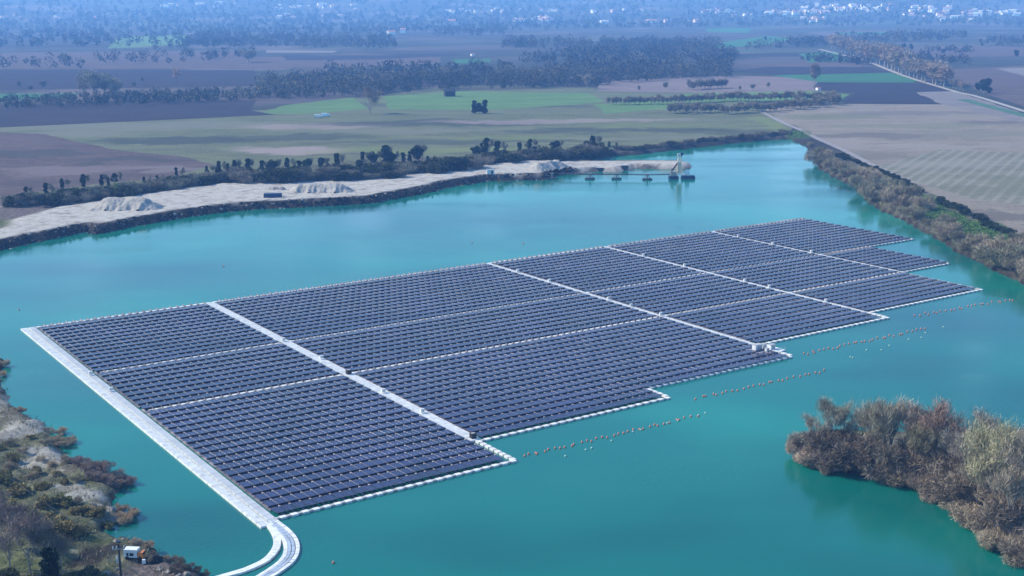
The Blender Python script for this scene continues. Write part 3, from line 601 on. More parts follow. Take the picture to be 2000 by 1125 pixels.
# dry grass and low growth on the banks, uncountable
rg = np.random.RandomState(21); gp = []
for (x0, y0, x1, y1, n) in [(-230,190,-60,400,60000),(130,200,420,760,60000)]:
    X = rg.uniform(x0, x1, n); Y = rg.uniform(y0, y1, n); h_, s_, _a = height(X, Y)
    k = (s_ > .3)*(s_ < (70 if x0 < 0 else 24))*(rg.uniform(size=n) < .6)*((wav(X, Y, 13, 8) + .6*wav(X, Y, 5, 9) + rg.normal(size=n)*.3) > .05); gp.append(np.stack([X[k], Y[k], h_[k]], 1))
gp = np.repeat(np.concatenate(gp), 3, axis=0); gp[:, :2] += rg.normal(size=(len(gp), 2))*.35; n = len(gp)
V, Fq = strips(gp, unit(np.stack([rg.normal(size=n)*.5, rg.normal(size=n)*.5, np.full(n, .8)], 1)), rg.uniform(.35, 1.1, n), rg.uniform(.06, .16, n), rg)
o = link('dry_grass', npmesh('dry_grass', V, Fq, leafmat('dry grass', (.13,.12,.065), (.48,.41,.29), wide=True))); tag(o, 'dry grass and low growth covering the lake banks', 'grass', kind='stuff')
gq = []
for (px, py, wpx, hpx, n) in [(1808,405,34,22,4000),(1850,430,36,16,3000),(1915,458,55,24,7000),(1870,445,40,18,3500),(1560,262,26,7,900)]:
    a_ = rg.uniform(0, 6.28, n); q_ = rg.uniform(0, 1, n)**.5*rg.uniform(.8, 1.15, n)
    P_ = np.array([flat(px + wpx*q*math.cos(a), py + hpx*q*math.sin(a), 2) for a, q in zip(a_, q_)]); h_, s_, _a = height(P_[:, 0], P_[:, 1]); k = s_ > .5; gq.append(np.stack([P_[k, 0], P_[k, 1], h_[k]], 1))
gq = np.concatenate(gq); n = len(gq)
V, Fq = strips(gq, unit(np.stack([rg.normal(size=n)*.6, rg.normal(size=n)*.6, np.full(n, .8)], 1)), rg.uniform(.4, 1.0, n), rg.uniform(.2, .45, n), rg)
o = link('green_grass', npmesh('green_grass', V, Fq, leafmat('green grass', (.06,.13,.035), (.18,.30,.09)))); tag(o, 'bright green grass on the slope of the right bank', 'grass', kind='stuff')
# woodland masses
def woods(polys, n, size, hgt, lo, hi, label, per=60, rs=RS, aspect=.42):
    VV_, FF = [], []; off = 0
    for poly, k in polys:
        P = np.array([at(px, py)[:2] for px, py in poly]); mn, mx_ = P.min(0), P.max(0); got = 0
        pts = []
        while len(pts) < k:
            q = rs.uniform(mn, mx_, (400, 2)); m_ = sdf(P, q[:, 0], q[:, 1]) < 0; pts += list(q[m_])
        pts = np.array(pts[:k]); H = height(pts[:, 0], pts[:, 1])[0]
        hh = hgt*rs.uniform(.6, 1.25, k)
        for i in range(k):
            d = rs.normal(size=(per, 3)); d /= np.linalg.norm(d, axis=1, keepdims=True); r = rs.uniform(.3, 1, per)**.5
            Pt = np.array([pts[i, 0], pts[i, 1], H[i]+hh[i]*.55]) + d*r[:, None]*np.array([hh[i]*.42, hh[i]*.42, hh[i]*.5])
            D = unit(d + rs.normal(size=(per, 3))*.7); L = rs.uniform(size*.6, size*1.4, per)
            V, Fq = strips(Pt - D*L[:, None]*.5, D, L, L*aspect, rs); VV_.append(V); FF.append(Fq+off); off += len(V)
    m = leafmat('wood leaf', lo, hi, wide=True)
    o = link('woodland', npmesh('woodland', np.concatenate(VV_), np.concatenate(FF), m)); o.color = (1,1,1,1)
    tag(o, label, 'wood', kind='stuff')
woods([([(510,192),(700,190),(860,178),(1050,172),(1200,166),(1300,156),(1430,152),(1400,142),(1200,146),(1000,152),(800,156),(600,160),(505,164)], 640)], 0, 1.8, 14, (.035,.033,.028), (.17,.155,.13), 'dark leafless wood stretching across the middle of the plain', 90)
woods([([(0,215),(300,205),(500,196),(690,190),(520,182),(300,186),(150,192),(0,198)], 260)], 0, 1.6, 8, (.04,.045,.04), (.12,.12,.10), 'low scrubby wood left of the meadow', 60)
woods([([(1060,148),(1300,144),(1280,124),(1120,122)], 90), ([(1290,146),(1435,140),(1425,120),(1310,128)], 60), ([(1010,128),(1240,118),(1220,104),(1100,108)], 90), ([(0,136),(250,134),(500,112),(500,106),(0,124)], 60), ([(640,150),(1000,150),(1000,140),(640,142)], 80), ([(1440,100),(1600,92),(1760,84),(1900,74),(1890,66),(1700,72),(1560,82)], 220), ([(980,96),(1120,96),(1120,84),(990,80)], 90), ([(1110,106),(1420,102),(1400,84),(1130,86)], 260), ([(300,98),(500,92),(780,96),(760,76),(400,72)], 420), ([(840,72),(990,70),(990,58),(850,58)], 90), ([(1240,118),(1440,118),(1430,104),(1250,106)], 120)], 0, 3.2, 15, (.028,.03,.03), (.13,.12,.11), 'grey leafless woods scattered over the hazy middle distance', 40)
woods([([(0,96),(250,92),(480,72),(980,62),(1380,54),(1900,50),(2050,60),(2050,30),(1400,34),(800,42),(0,40)], 1700)], 0, 5.0, 15, (.025,.032,.03), (.11,.11,.10), 'hazy woods at the foot of the hills', 22)
woods([([(1740,108),(1900,104),(1890,98),(1740,102)], 30), ([(1750,122),(1900,128),(1890,118),(1760,114)], 40), ([(1910,92),(2000,90),(2000,78),(1915,78)], 50), ([(1560,120),(1700,128),(1700,122),(1570,114)], 40)], 0, 2.6, 10, (.03,.032,.035), (.09,.085,.085), 'dark hedgerow lines across the right-hand plain', 40)
woods([([(-200,30),(2200,30),(2200,-30),(-200,-30)], 1800)], 0, 9, 22, (.04,.045,.045), (.12,.12,.11), 'blue hazy woods on the far hills', 14)
# ------------------------------------------------------------------ houses
def house_mesh(l, w_, h_, rf):
    wmb = MB(); wmb.box(0, 0, h_/2-.5, l, w_, h_+1)
    b = len(wmb.v); wmb.v += [(-l/2,-w_/2,h_),(-l/2,w_/2,h_),(-l/2,0,h_+rf),(l/2,-w_/2,h_),(l/2,w_/2,h_),(l/2,0,h_+rf)]; wmb.f += [(b,b+2,b+1),(b+3,b+4,b+5)]
    r = MB(); o = .5; t_ = .25
    for s_ in (-1, 1):
        b = len(r.v); y1 = s_*(w_/2+o); z1 = h_ - rf*o/(w_/2)
        r.v += [(-l/2-o,0,h_+rf+.03),(l/2+o,0,h_+rf+.03),(l/2+o,y1,z1+.03),(-l/2-o,y1,z1+.03),(-l/2-o,0,h_+rf+t_),(l/2+o,0,h_+rf+t_),(l/2+o,y1,z1+t_),(-l/2-o,y1,z1+t_)]
        for q in ((0,1,2,3),(7,6,5,4),(0,4,5,1),(1,5,6,2),(2,6,7,3),(3,7,4,0)): r.f.append(tuple(b+i for i in q))
    return wmb, r
WALLM = [simple('white wall', (.85,.83,.80), .08), simple('cream wall', (.80,.66,.52), .1), simple('pink wall', (.72,.52,.46), .1)]
ROOFM = [simple('tile roof', (.42,.20,.14), .2), simple('grey roof', (.5,.48,.47), .2)]
HP = []
for i, (l, w_, h_, rf) in enumerate([(14,10,6,2.5),(20,11,6,2.5),(12,10,9,2.5),(26,14,8,3),(10,9,5,2)]):
    a, b_ = house_mesh(l, w_, h_, rf)
    for wi, wmt in enumerate(WALLM):
        HP.append((wi, a.mesh('walls', wmt), b_.mesh('roof', ROOFM[(i+wi) % 2])))
WN = ['white', 'cream', 'pinkish']
def houses(boxes, where, group, sc=(.75, 1.15)):
    for (x0, y0, x1, y1, n, slope) in boxes:
        for k in range(n):
            px = random.uniform(x0, x1); py = random.uniform(y0, y1) + slope*(px-x0)
            wi, wme, rme = HP[random.randrange(len(HP))]
            if random.random() < .35: wi, wme, rme = HP[3*random.randrange(5)]
            s_ = random.uniform(*sc)
            o = thing('house', 'small %s house with pitched roof %s' % (WN[wi], where), 'house', at(px, py), random.uniform(-.5, .9), group)
            link('walls', wme, o, sc=s_); link('roof', rme, o, sc=s_)
houses([(1370,22,1460,30,12,0),(1430,24,1620,34,40,-.02),(1560,12,1690,22,20,0),(1540,38,1610,44,10,0),(1620,14,1740,26,22,-.02)], 'in the bright hillside town right of centre', 'houses of the bright hillside town', (.8,1.3))
houses([(1770,14,1860,34,34,0)], 'in the hillside village towards the right edge', 'houses of the hillside village')
houses([(1880,24,1990,32,24,0),(1780,34,1900,42,8,0)], 'in the low village at the right edge', 'houses of the low village at right')
houses([(1000,38,1035,44,8,0),(1050,36,1095,48,14,0)], 'in the hamlet above the middle woods', 'houses of the middle hamlet', (.8,1.3))
houses([(1150,20,1260,26,7,0),(860,22,930,28,7,0),(960,18,1120,24,10,0)], 'scattered on the hazy slope above the middle hamlet', 'scattered houses of the middle slope', (.7,1.1))
houses([(0,30,130,38,6,0),(170,26,290,38,4,0),(300,8,470,18,12,0),(520,10,700,20,22,0),(540,28,680,36,7,0)], 'in the blue haze at upper left', 'hazy houses of the upper left', (.7,1.1))
def onehouse(px, py, lab, k, s_, name='house'):
    wi, wme, rme = HP[k]; o = thing(name, lab, 'house', at(px, py), random.uniform(-.2, .5)); link('walls', wme, o, sc=s_); link('roof', rme, o, sc=s_)
onehouse(764, 68, 'white house, left of two in front of a dark wood', 0, 1.3); onehouse(787, 65, 'white house, right of two in front of a dark wood', 6, 1.2)
onehouse(1180, 46, 'long white house alone at the foot of the slope', 3, 1.3); onehouse(1272, 45, 'large cream house beside the green strip', 4, 1.4); onehouse(1302, 44, 'pinkish house right of the large cream house', 2, 1.2)
onehouse(883, 50, 'tall pinkish house rising above the far wood', 8, 1.7); onehouse(1360, 44, 'pinkish house at the left foot of the bright town', 2, 1.3)
onehouse(923, 109, 'tiny white hut at the edge of the green patch', 12, .55, 'hut'); onehouse(1598, 176, 'tiny pale hut beside the orchard end', 12, .4, 'hut'); onehouse(878, 188, 'low dark shed on the green meadow', 13, 1.0, 'shed')
sh = [o for o in bpy.data.objects if o.get('label') == 'low dark shed on the green meadow'][0]
for ch in list(COL.objects):
    if ch.parent == sh: ch.data = ch.data.copy(); ch.data.materials[0] = simple('dark timber', (.03,.03,.035), .3)
# ------------------------------------------------------------------ floating solar array
pm, t, b = mat('solar panel', (.01,.014,.06), .22, .18)
tcn = N(t, 'ShaderNodeTexCoord'); br = N(t, 'ShaderNodeTexBrick', offset=0.0, ins={'Scale': 1.0, 'Mortar Size': .006, 'Brick Width': .175, 'Row Height': .175}); 
t.links.new(tcn.outputs['Object'], br.inputs['Vector']); br.inputs['Color1'].default_value = (.010,.007,.050,1); br.inputs['Color2'].default_value = (.015,.011,.074,1); br.inputs['Mortar'].default_value = (.05,.055,.11,1)
pnz = noise(t, .045, 4, .6); t.links.new(mix(t, 1.0, br.outputs['Color'], ramp(t, pnz, [(.3, (.6,.6,.6)), (.7, (1.7,1.6,1.5))]), 'MULTIPLY'), b.inputs['Base Color'])
FRM = simple('panel frame', (.25,.21,.27), .1, 1, .4, .5, .3)
FLT = simple('grey float', (.19,.18,.21), .45, .12, .7)
FLW = simple('white float', (.76,.76,.74), .2, .7, .6)
FLG = simple('worn float', (.45,.44,.44), .2, .3, .7)
CU, CV = 2.28, 4.12
TL = math.radians(-4)
def panel_verts():
    return None
def panel_mb(mb, fr, fl, x, y, j=0.0):
    pass
def panelmesh():
    me = bpy.data.meshes.new('solar_panel'); mb = MB(); mi = []
    for k in (-1, 1):
        mb.box(k*.505, 0, .66, .98, 3.3, .05, 0, TL); mi += [1]+[0]+[1]*4
        # inset glass proud of the frame
        b0 = len(mb.v); 
        for (x, y) in ((k*.505-.475,-1.62),(k*.505+.475,-1.62),(k*.505+.475,1.62),(k*.505-.475,1.62)): mb.v.append((x, y, .692 + y*math.tan(TL)))
        mb.f.append((b0,b0+1,b0+2,b0+3)); mi.append(0)
        mi[-6] = 1
    me.from_pydata(mb.v, [], mb.f); me.materials.append(pm); me.materials.append(FRM)
    for p in me.polygons: p.material_index = 0 if p.index % 7 == 6 else 1
    return me
PANEL = panelmesh()
def floatmesh():
    mb = MB(); mb.box(0, 0, .14, 1.75, .62, .42, taper=.92); mb.box(0, 0, .38, .9, .3, .08); mb.box(0, 1.6, .06, 2.26, 4.0, .2)
    mb.box(-.75, 1.9, .2, .18, 1.5, .3); mb.box(.75, 1.9, .2, .18, 1.5, .3); mb.box(CU/2, 2.0, .50, .12, 3.3, .42)
    n0 = len(mb.f); mb.box(CU/2, 0, .42, .5, .46, .3, taper=.8)
    me = mb.mesh('float', [FLT, simple('cream float', (.44,.39,.37), .3, .2)])
    for p in me.polygons:
        if p.index >= n0: p.material_index = 1
    return me
PFLOAT = floatmesh()
def walkmesh(nm, l, w_, m, ribs=True):
    mb = MB(); mb.box(0, 0, .17, l, w_, .46, taper=.95)
    if ribs: 
        for k in range(3): mb.box((k-1)*l*.28, 0, .425, l*.06, w_*.8, .05)
    for sx in (-1, 1): mb.box(sx*l*.47, w_*.42, .30, .16, .16, .12)
    return mb.mesh(nm, m)
def spread(parent, me, name, items, cap=100):
    """items: (x, y, z, rz) in world; nearest cap ones as parts, the rest as one"""
    px, py, _ = parent.location
    items = sorted(items, key=lambda q: q[0]**2 + q[1]**2)
    for (x, y, z, rz) in items[:cap]:
        o = link(name, me, parent, (x-px, y-py, z), rz)
    rest = items[cap:]
    if rest:
        n = len(me.vertices); co = np.empty(n*3, np.float32); me.vertices.foreach_get('co', co); co = co.reshape(-1, 3)
        Fq = np.array([list(p.vertices) for p in me.polygons]); mi = np.array([p.material_index for p in me.polygons])
        R_ = np.array(rest); cs, sn = np.cos(R_[:, 3]), np.sin(R_[:, 3])
        X = co[None, :, 0]*cs[:, None] - co[None, :, 1]*sn[:, None] + R_[:, 0:1] - px; Y = co[None, :, 0]*sn[:, None] + co[None, :, 1]*cs[:, None] + R_[:, 1:2] - py
        Z = np.broadcast_to(co[None, :, 2], X.shape) + R_[:, 2:3]
        V = np.stack([X, Y, Z], -1).reshape(-1, 3); FF = (Fq[None] + (np.arange(len(rest))*n)[:, None, None]).reshape(-1, 4)
        m2 = npmesh(name, V, FF, me.materials[0])
        for k in range(1, len(me.materials)): m2.materials.append(me.materials[k])
        m2.polygons.foreach_set('material_index', np.tile(mi, len(rest)).astype(np.int32)); m2.update()
        o = link(name, m2, parent); o['kind'] = 'stuff'
BLK = [(-1.6,52.2,0,60.6,'far left'),(-1.6,52.2,60.6,100.7,'middle left'),(-1.6,52.2,100.7,181.2,'near left'),
 (55.6,163.0,0,60.6,'far second'),(55.6,163.0,60.6,100.7,'middle second'),(55.6,163.0,100.7,166,'near second'),
 (166,219.2,0,60.6,''),(166,219.2,60.6,100.7,''),(166,219.2,100.7,142.6,''),
 (222,277.0,0,60.6,''),(222,277.0,60.6,100.7,''),(222,277.0,100.7,134.7,''),
 (279.6,333.4,0,60.6,''),(279.6,305.5,61.6,100.7,'')]
BLAB = ['solar field at the far left corner, between wide gangway and open water','left column middle solar field between the two dashed cross walkways','nearest solar field at the bottom left, ending at the curved jetties',
 'long far solar field beside the top edge, second column','long middle solar field of the second column between dashed walkways','large near solar field with a notched lower edge in the second column',
 'far solar field of the third column at the top edge','small middle solar field of the third column','near solar field of the third column beside the white cabinets',
 'far solar field of the fourth column at the top edge','middle solar field of the fourth column','near solar field of the fourth column with the pointed right corner',
 'farthest solar field at the top right tip of the array','smallest solar field, tucked under the top right tip']
for bi, (u0, u1, v0, v1, _) in enumerate(BLK):
    v0_ = v0 + 0.9; v1_ = v1 - .5
    nu = int(round((u1-u0)/CU)); nv = int(round((v1_-v0_)/CV)); du = (u1-u0)/nu; dv = (v1_-v0_)/nv
    P, Fl = [], []
    for j in range(nv):
        for i in range(nu):
            u = u0 + (i+.5)*du; v = v0_ + (j+.5)*dv
            if bi == 5 and u > 111 and v > 157.5: continue
            x, y = uv(u, v + .42); 
            P.append((x, y, random.uniform(-.035,.035), TH + random.uniform(-.012,.012)))
            x, y = uv(u, v - 1.62); Fl.append((x, y, random.uniform(-.02,.02), TH))
    cx, cy_ = uv((u0+u1)/2, (v0+v1)/2)
    o = thing('floating_solar_field', BLAB[bi], 'solar field', (cx, cy_, 0), 0, 'solar fields of the floating power plant')
    spread(o, PANEL, 'solar_panel', P); spread(o, PFLOAT, 'float', Fl)
WIDE = walkmesh('float', 2.2, 2.0, FLW); WIDEG = walkmesh('float', 2.2, 1.9, simple('grey white float', (.62,.63,.64), .12, .3, .6)); DASH = walkmesh('float', 1.35, 1.15, FLW, False); CONN = walkmesh('connector', .95, .8, FLG, False); SM = walkmesh('float', 1.7, .8, FLG, False)
GRPW = 'floating walkways of the solar array'
def run(a, b, lanes, lab, pitch=2.3, name='floating_walkway'):
    """a, b in array coordinates; lanes: list of (offset, mesh, part name)"""
    ax0, ay0 = uv(*a); bx0, by0 = uv(*b); L = math.hypot(bx0-ax0, by0-ay0); ang = math.atan2(by0-ay0, bx0-ax0); n = max(1, int(L/pitch)); st = L/n
    o = thing(name, lab, 'walkway', (ax0, ay0, 0), 0, GRPW); dx, dy = math.cos(ang), math.sin(ang)
    for off, me, pn, ph in lanes:
        it = [(ax0 + dx*(k+ph)*st - dy*off, ay0 + dy*(k+ph)*st + dx*off, random.uniform(-.02,.02), ang) for k in range(n)]
        spread(o, me, pn, it)
    return o
run((-4.4,-1.5), (-4.4,184.5), [(1.15, WIDEG, 'float', .5), (-1.15, WIDE, 'float', .5)][::1], 'wide double gangway of white floats down the left side of the array')
run((53.8,-.6), (53.8,166), [(.75, WIDE, 'float', .5), (-.75, WIDE, 'float', .5)], 'white main gangway between first and second column of solar fields')
run((54.2,166.2), (54.2,182), [(0, DASH, 'float', .5), (0, CONN, 'connector', 0)], 'narrow white walkway at the right side of the nearest field', 1.9)
run((164.4,-.6), (164.4,150.5), [(0, WIDE, 'float', .5)], 'white gangway between second and third column ending at the white cabinets')
run((220.6,-.6), (220.6,134.4), [(0, WIDE, 'float', .5)], 'white gangway between third and fourth column of solar fields')
run((278.2,-.6), (278.2,101), [(0, WIDE, 'float', .5)], 'white gangway between fourth and last column of solar fields')
D2 = [(0, DASH, 'float', .5), (0, CONN, 'connector', 0)]
run((-2.5,-.5), (334,-.5), D2, 'dashed white walkway along the whole far edge of the array', CU)
run((0,60.6), (334,60.6), D2, 'dashed white cross walkway, farther of the two inside the array', CU)
run((0,100.9), (305.5,100.9), D2, 'dashed white cross walkway, nearer of the two inside the array', CU)
run((-2,182.1), (54.8,182.1), D2, 'dashed white walkway along the lower edge of the nearest field', CU)
run((55.5,166.8), (112,166.8), D2, 'dashed white walkway along the lower edge left of the notch', CU)
run((111.6,157.8), (111.6,166), D2, 'short white walkway forming the notch in the lower edge', 1.7)
run((112,157.6), (164.6,157.6), D2, 'dashed white walkway along the lower edge right of the notch', CU)
run((164.8,151), (164.8,157.2), D2, 'short walkway at the corner below the white cabinets', 1.7)
run((166,143.3), (222,143.3), D2, 'dashed white walkway along the lower edge of the third column', CU)
run((221.4,135), (221.4,142.6), D2, 'short walkway at the lower right corner of the third column', 1.7)
run((222,135.4), (278.8,135.4), D2, 'dashed white walkway along the lower edge of the fourth column', CU)
run((278.2,101.6), (278.2,134.8), [(0, SM, 'float', .5)], 'thin grey walkway along the right edge of the fourth column')
run((305.9,62), (305.9,100.4), D2, 'dashed white walkway on the right side of the smallest field', CU)
run((306.4,61.4), (334,61.4), D2, 'dashed walkway under the top right tip of the array', CU) if 0 else None
run((334,0), (334,61), [(0, SM, 'float', .5)], 'thin grey walkway along the far right edge of the array')
# curved jetties towards the shore
def curve(pts_px, wds, lab):
    P = [Vector(flat(px, py, .3)) for px, py in pts_px]; S = []
    for i in range(len(P)-1):
        p0, p1, p2, p3 = P[max(i-1,0)], P[i], P[i+1], P[min(i+2,len(P)-1)]
        for k in range(24):
            t_ = k/24; S.append(.5*((2*p1) + (p2-p0)*t_ + (2*p0-5*p1+4*p2-p3)*t_*t_ + (3*p1-p0-3*p2+p3)*t_**3))
    S.append(P[-1]); o = thing('curved_jetty', lab, 'jetty', (S[0].x, S[0].y, 0), 0, 'curved floating jetties')
    for off, me, w_ in wds:
        it = []; acc = 0
        for i in range(len(S)-1):
            d = S[i+1]-S[i]; acc += d.length
            if acc > w_:
                acc = 0; n_ = Vector((-d.y, d.x)).normalized()*off; it.append((S[i].x+n_.x, S[i].y+n_.y, random.uniform(-.02,.02), math.atan2(d.y, d.x)))
        spread(o, me, 'float', it)
NAR = walkmesh('float', 1.25, .75, FLW, False); NARG = walkmesh('float', 1.3, .6, simple('blue grey float', (.40,.46,.55), .2, .5, .6), False)
curve([(523,1021),(534,1034),(541,1052),(538,1072),(518,1094),(480,1112),(440,1124),(400,1136)], [(.35, NAR, 1.1), (-.35, NAR, 1.1)], 'narrow curved white jetty, the inner of the two')
curve([(528,1018),(552,1036),(568,1056),(570,1078),(560,1096),(540,1112),(518,1126),(490,1142)], [(1.0, NAR, 1.1), (-1.2, NAR, 1.1), (.2, NARG, 1.2), (-.5, NARG, 1.2)], 'wide curved white jetty, the outer of the two')
# equipment on the gangways
INV = MB().box(0,0,.85,1.0,.5,.8).box(0,0,.42,.9,.4,.1); INVm = INV.mesh('inverter_box', FLW); DOOR = MB().box(0,-.262,.85,.8,.02,.66).mesh('door', simple('box door', (.6,.61,.63), .1))
inv = [((-3.5,68),'left gangway, far'),((-3.5,78),'left gangway, near')] 
pts = [(53.8,60),(53.8,122),(53.8,142),(54.6,84),(164.4,20),(164.4,40),(164.4,74),(164.4,86),(220.6,24),(220.6,48),(220.6,80),(220.6,92),(220.6,118),(278.2,16),(278.2,36),(278.2,57),(-3.4,80),(-3.4,62),(164.4,100.8)]
for i, (u, v) in enumerate(sorted(pts)):
    x, y = uv(u, v)
    o = thing('inverter_box', '%s white inverter box from the left, standing on a gangway' % nth(i), 'inverter', (x, y, .25), TH, 'inverter boxes on the gangways')
    link('casing', INVm, o); link('door', DOOR, o)
DKM = simple('dark casing', (.035,.03,.03), .3)
DKB = MB().box(0,0,.7,1.3,1.1,1.0).box(0,0,1.24,1.4,1.2,.08).mesh('casing', DKM)
for (u, v, lab) in ((54.2,101.6,'dark brown junction box where main gangway and near cross walkway meet'), (54.2,164.6,'dark junction box at the lower end of the main gangway')):
    x, y = uv(u, v); o = thing('junction_box', lab, 'junction box', (x, y, .3), TH, 'dark junction boxes'); link('casing', DKB, o); link('lid', MB().box(0,0,1.32,.9,.7,.06).mesh('lid', FLG), o)
cx, cy_ = uv(162.6, 148.5)
o = thing('equipment_raft', 'square white raft at the end of the gangway carrying the white cabinets', 'raft', (cx, cy_, 0), TH)
dk = MB()
for i in range(5):
    for j in range(4): dk.box((i-2)*1.9, (j-1.5)*1.9, .22, 1.8, 1.8, .5, taper=.95)
link('deck', dk.mesh('deck', FLW), o)
rl_ = MB()
for i in range(-4, 5, 2): rl_.tube((i*1.15, -3.6, .4), (i*1.15, -3.6, 1.4), .05); 
rl_.tube((-4.6,-3.6,1.4), (4.6,-3.6,1.4), .05); link('railing', rl_.mesh('railing', FLW), o)
for i, (a_, b_, l, w_, h_, lab) in enumerate((p_[0]*.75, p_[1]*.75, p_[2]*.75, p_[3]*.75, p_[4]*.7, p_[5]) for p_ in (((-2.6,1.2,3.4,2.0,2.3,'largest white cabinet at the left of the equipment raft'),(1.2,1.8,2.0,1.6,1.7,'middle white cabinet at the back of the equipment raft'),(2.6,-1.2,2.4,1.5,2.0,'white cabinet at the front right of the equipment raft'),(-.8,-2.2,1.4,1.0,1.2,'low white box at the front of the equipment raft')))):
    px_, py_ = cx + a_*math.cos(TH) - b_*math.sin(TH), cy_ + a_*math.sin(TH) + b_*math.cos(TH)
    q = thing('electrical_cabinet', lab, 'cabinet', (px_, py_, .48), TH, 'white cabinets on the equipment raft')
    link('casing', MB().box(0,0,h_/2,l,w_,h_).mesh('casing', FLW), q); link('roof', MB().box(0,0,h_+.05,l+.2,w_+.2,.1).mesh('roof', FLG), q)
    link('door', MB().box(0,-w_/2-.02,h_*.45,l*.35,.03,h_*.75).mesh('door', FLG), q); link('door', MB().box(l*.3,-w_/2-.02,h_*.45,l*.2,.03,h_*.75).mesh('door', FLG), q)
# mooring buoys
OR = simple('orange buoy', (.70,.20,.13), .25, 3, .5); PB = simple('pale buoy', (.45,.62,.55), .2, 3, .5)
BU = MB().lathe((0,0,0), [(.06,-.26),(.16,-.18),(.25,-.02),(.22,.13),(.13,.23),(.06,.28)], 12).mesh('float_body', OR, True)
RG = MB().lathe((0,0,.28), [(.05,0),(.10,.04),(.10,.10),(.05,.14)], 8).mesh('ring', FLG, True)
BP_ = MB().lathe((0,0,0), [(.06,-.2),(.2,-.14),(.26,0),(.2,.14),(.06,.2)], 10).mesh('float_body', PB, True)
def buoys(poly, n, lab, group, jx=4, jy=2.2, small=0):
    pts = []
    for k in range(n):
        t_ = (k+random.uniform(-.4,.4)+.5)/n; (x0, y0), (x1, y1) = poly; pts.append((x0+(x1-x0)*t_, y0+(y1-y0)*t_+random.uniform(-jy, jy)))
    for i, (px, py) in enumerate(sorted(pts)):
        x, y = flat(px, py); o = thing('mooring_buoy', lab.format(nth(i)), 'buoy', (x, y, .1), 0, group)
        if small: link('float_body', BP_, o)
        else: link('float_body', BU, o); link('ring', RG, o)
buoys([(1017,893),(1365,812)], 34, '{} orange buoy from the left in the nearest line of buoys', 'nearest line of orange mooring buoys')
buoys([(1357,780),(1615,724)], 26, '{} orange buoy from the left in the second nearest line', 'second line of orange mooring buoys')
buoys([(1565,693),(1808,642)], 30, '{} orange buoy from the left in the third line', 'third line of orange mooring buoys')
buoys([(1785,617),(1985,584)], 24, '{} orange buoy from the left in the farthest line', 'farthest line of orange mooring buoys')
buoys([(1090,895),(1400,795)], 10, '{} small pale buoy from the left below the nearest orange line', 'pale buoys near the nearest line', 4, 5, 1)
buoys([(1640,705),(1850,640)], 9, '{} small pale buoy from the left below the third orange line', 'pale buoys near the third line', 4, 5, 1)
for (px, py, lab) in ((651,1100,'lone orange buoy in open water near the curved jetties'),(437,520,'lone buoy on the blue water above the array, left of centre'),(37,605,'lone buoy in open water left of the array'),(441,413,'lone buoy close to the sand bank'),(922,474,'lone buoy just above the top edge of the array, left one'),(1022,475,'lone buoy just above the top edge of the array, right one')):
    x, y = flat(px, py); o = thing('mooring_buoy', lab, 'buoy', (x, y, .1), 0); link('float_body', BU, o); link('ring', RG, o)
# ------------------------------------------------------------------ gravel heaps on the sand bank
SM_ = bpy.data.materials['ground']
HM, t, b = mat('gravel heap', rough=.95, spec=.1); t.links.new(ramp(t, noise(t, .5, 6, .7), [(.3, (.26,.24,.22)), (.6, (.45,.42,.38)), (.8, (.55,.52,.48))]), b.inputs['Base Color'])
def heap(px0, px1, py, hp, lab, seed):
    p0, p1 = at(px0, py), at(px1, py); cxm, cym = (p0[0]+p1[0])/2, (p0[1]+p1[1])/2; L = math.hypot(p1[0]-p0[0], p1[1]-p0[1]); ang = math.atan2(p1[1]-p0[1], p1[0]-p0[0])
    hh = hp*mpp(p0); rs = np.random.RandomState(seed); nx, ny = 70, 30
    W_ = hh*3.4; xs = np.linspace(-.5, .5, nx)*L; ys = np.linspace(-.5, .5, ny)*W_; X, Y = np.meshgrid(xs, ys, indexing='ij')
    ridge = np.minimum(1, (L/2-np.abs(X))/(hh*1.4)); pk = .82 + .18*np.abs(np.sin(X/hh*1.3 + rs.uniform(0, 6))) 
    gull = 1 + (.10*np.sin(X/hh*4.1+rs.uniform(0, 6)) + .05*np.sin(X/hh*9.7+rs.uniform(0, 6)+Y/hh) + .08*np.sin(X/hh*2.3))*np.clip(np.abs(Y)/W_*3, 0, 1)
    Z = hh*np.clip(ridge, 0, 1)*pk*np.clip((1-np.abs(Y)/(W_/2)*gull)*1.25, 0, 1) - .3 + .2*rs.normal(size=X.shape)
    id_ = np.arange(nx*ny).reshape(nx, ny); Qd = np.stack([id_[:-1,:-1], id_[1:,:-1], id_[1:,1:], id_[:-1,1:]], -1).reshape(-1, 4)
    me = npmesh('gravel_heap', np.stack([X, Y, Z], -1).reshape(-1, 3), Qd, HM)
    o = link('gravel_heap', me, None, (cxm, cym, p0[2]), ang); tag(o, lab, 'gravel heap', 'gravel heaps on the sand bank')
heap(178, 318, 406, 20, 'long flat-topped gravel heap, leftmost on the sand bank', 3)
heap(562, 692, 373, 16, 'long gravel heap in the middle of the sand bank', 4)
heap(1036, 1100, 334, 15, 'pale gravel heap at the root of the dredger spit', 5)
heap(520, 560, 370, 6, 'small low heap left of the middle gravel heap', 6); heap(1040, 1062, 322, 8, 'small heap behind the gravel heap at the spit root', 7)
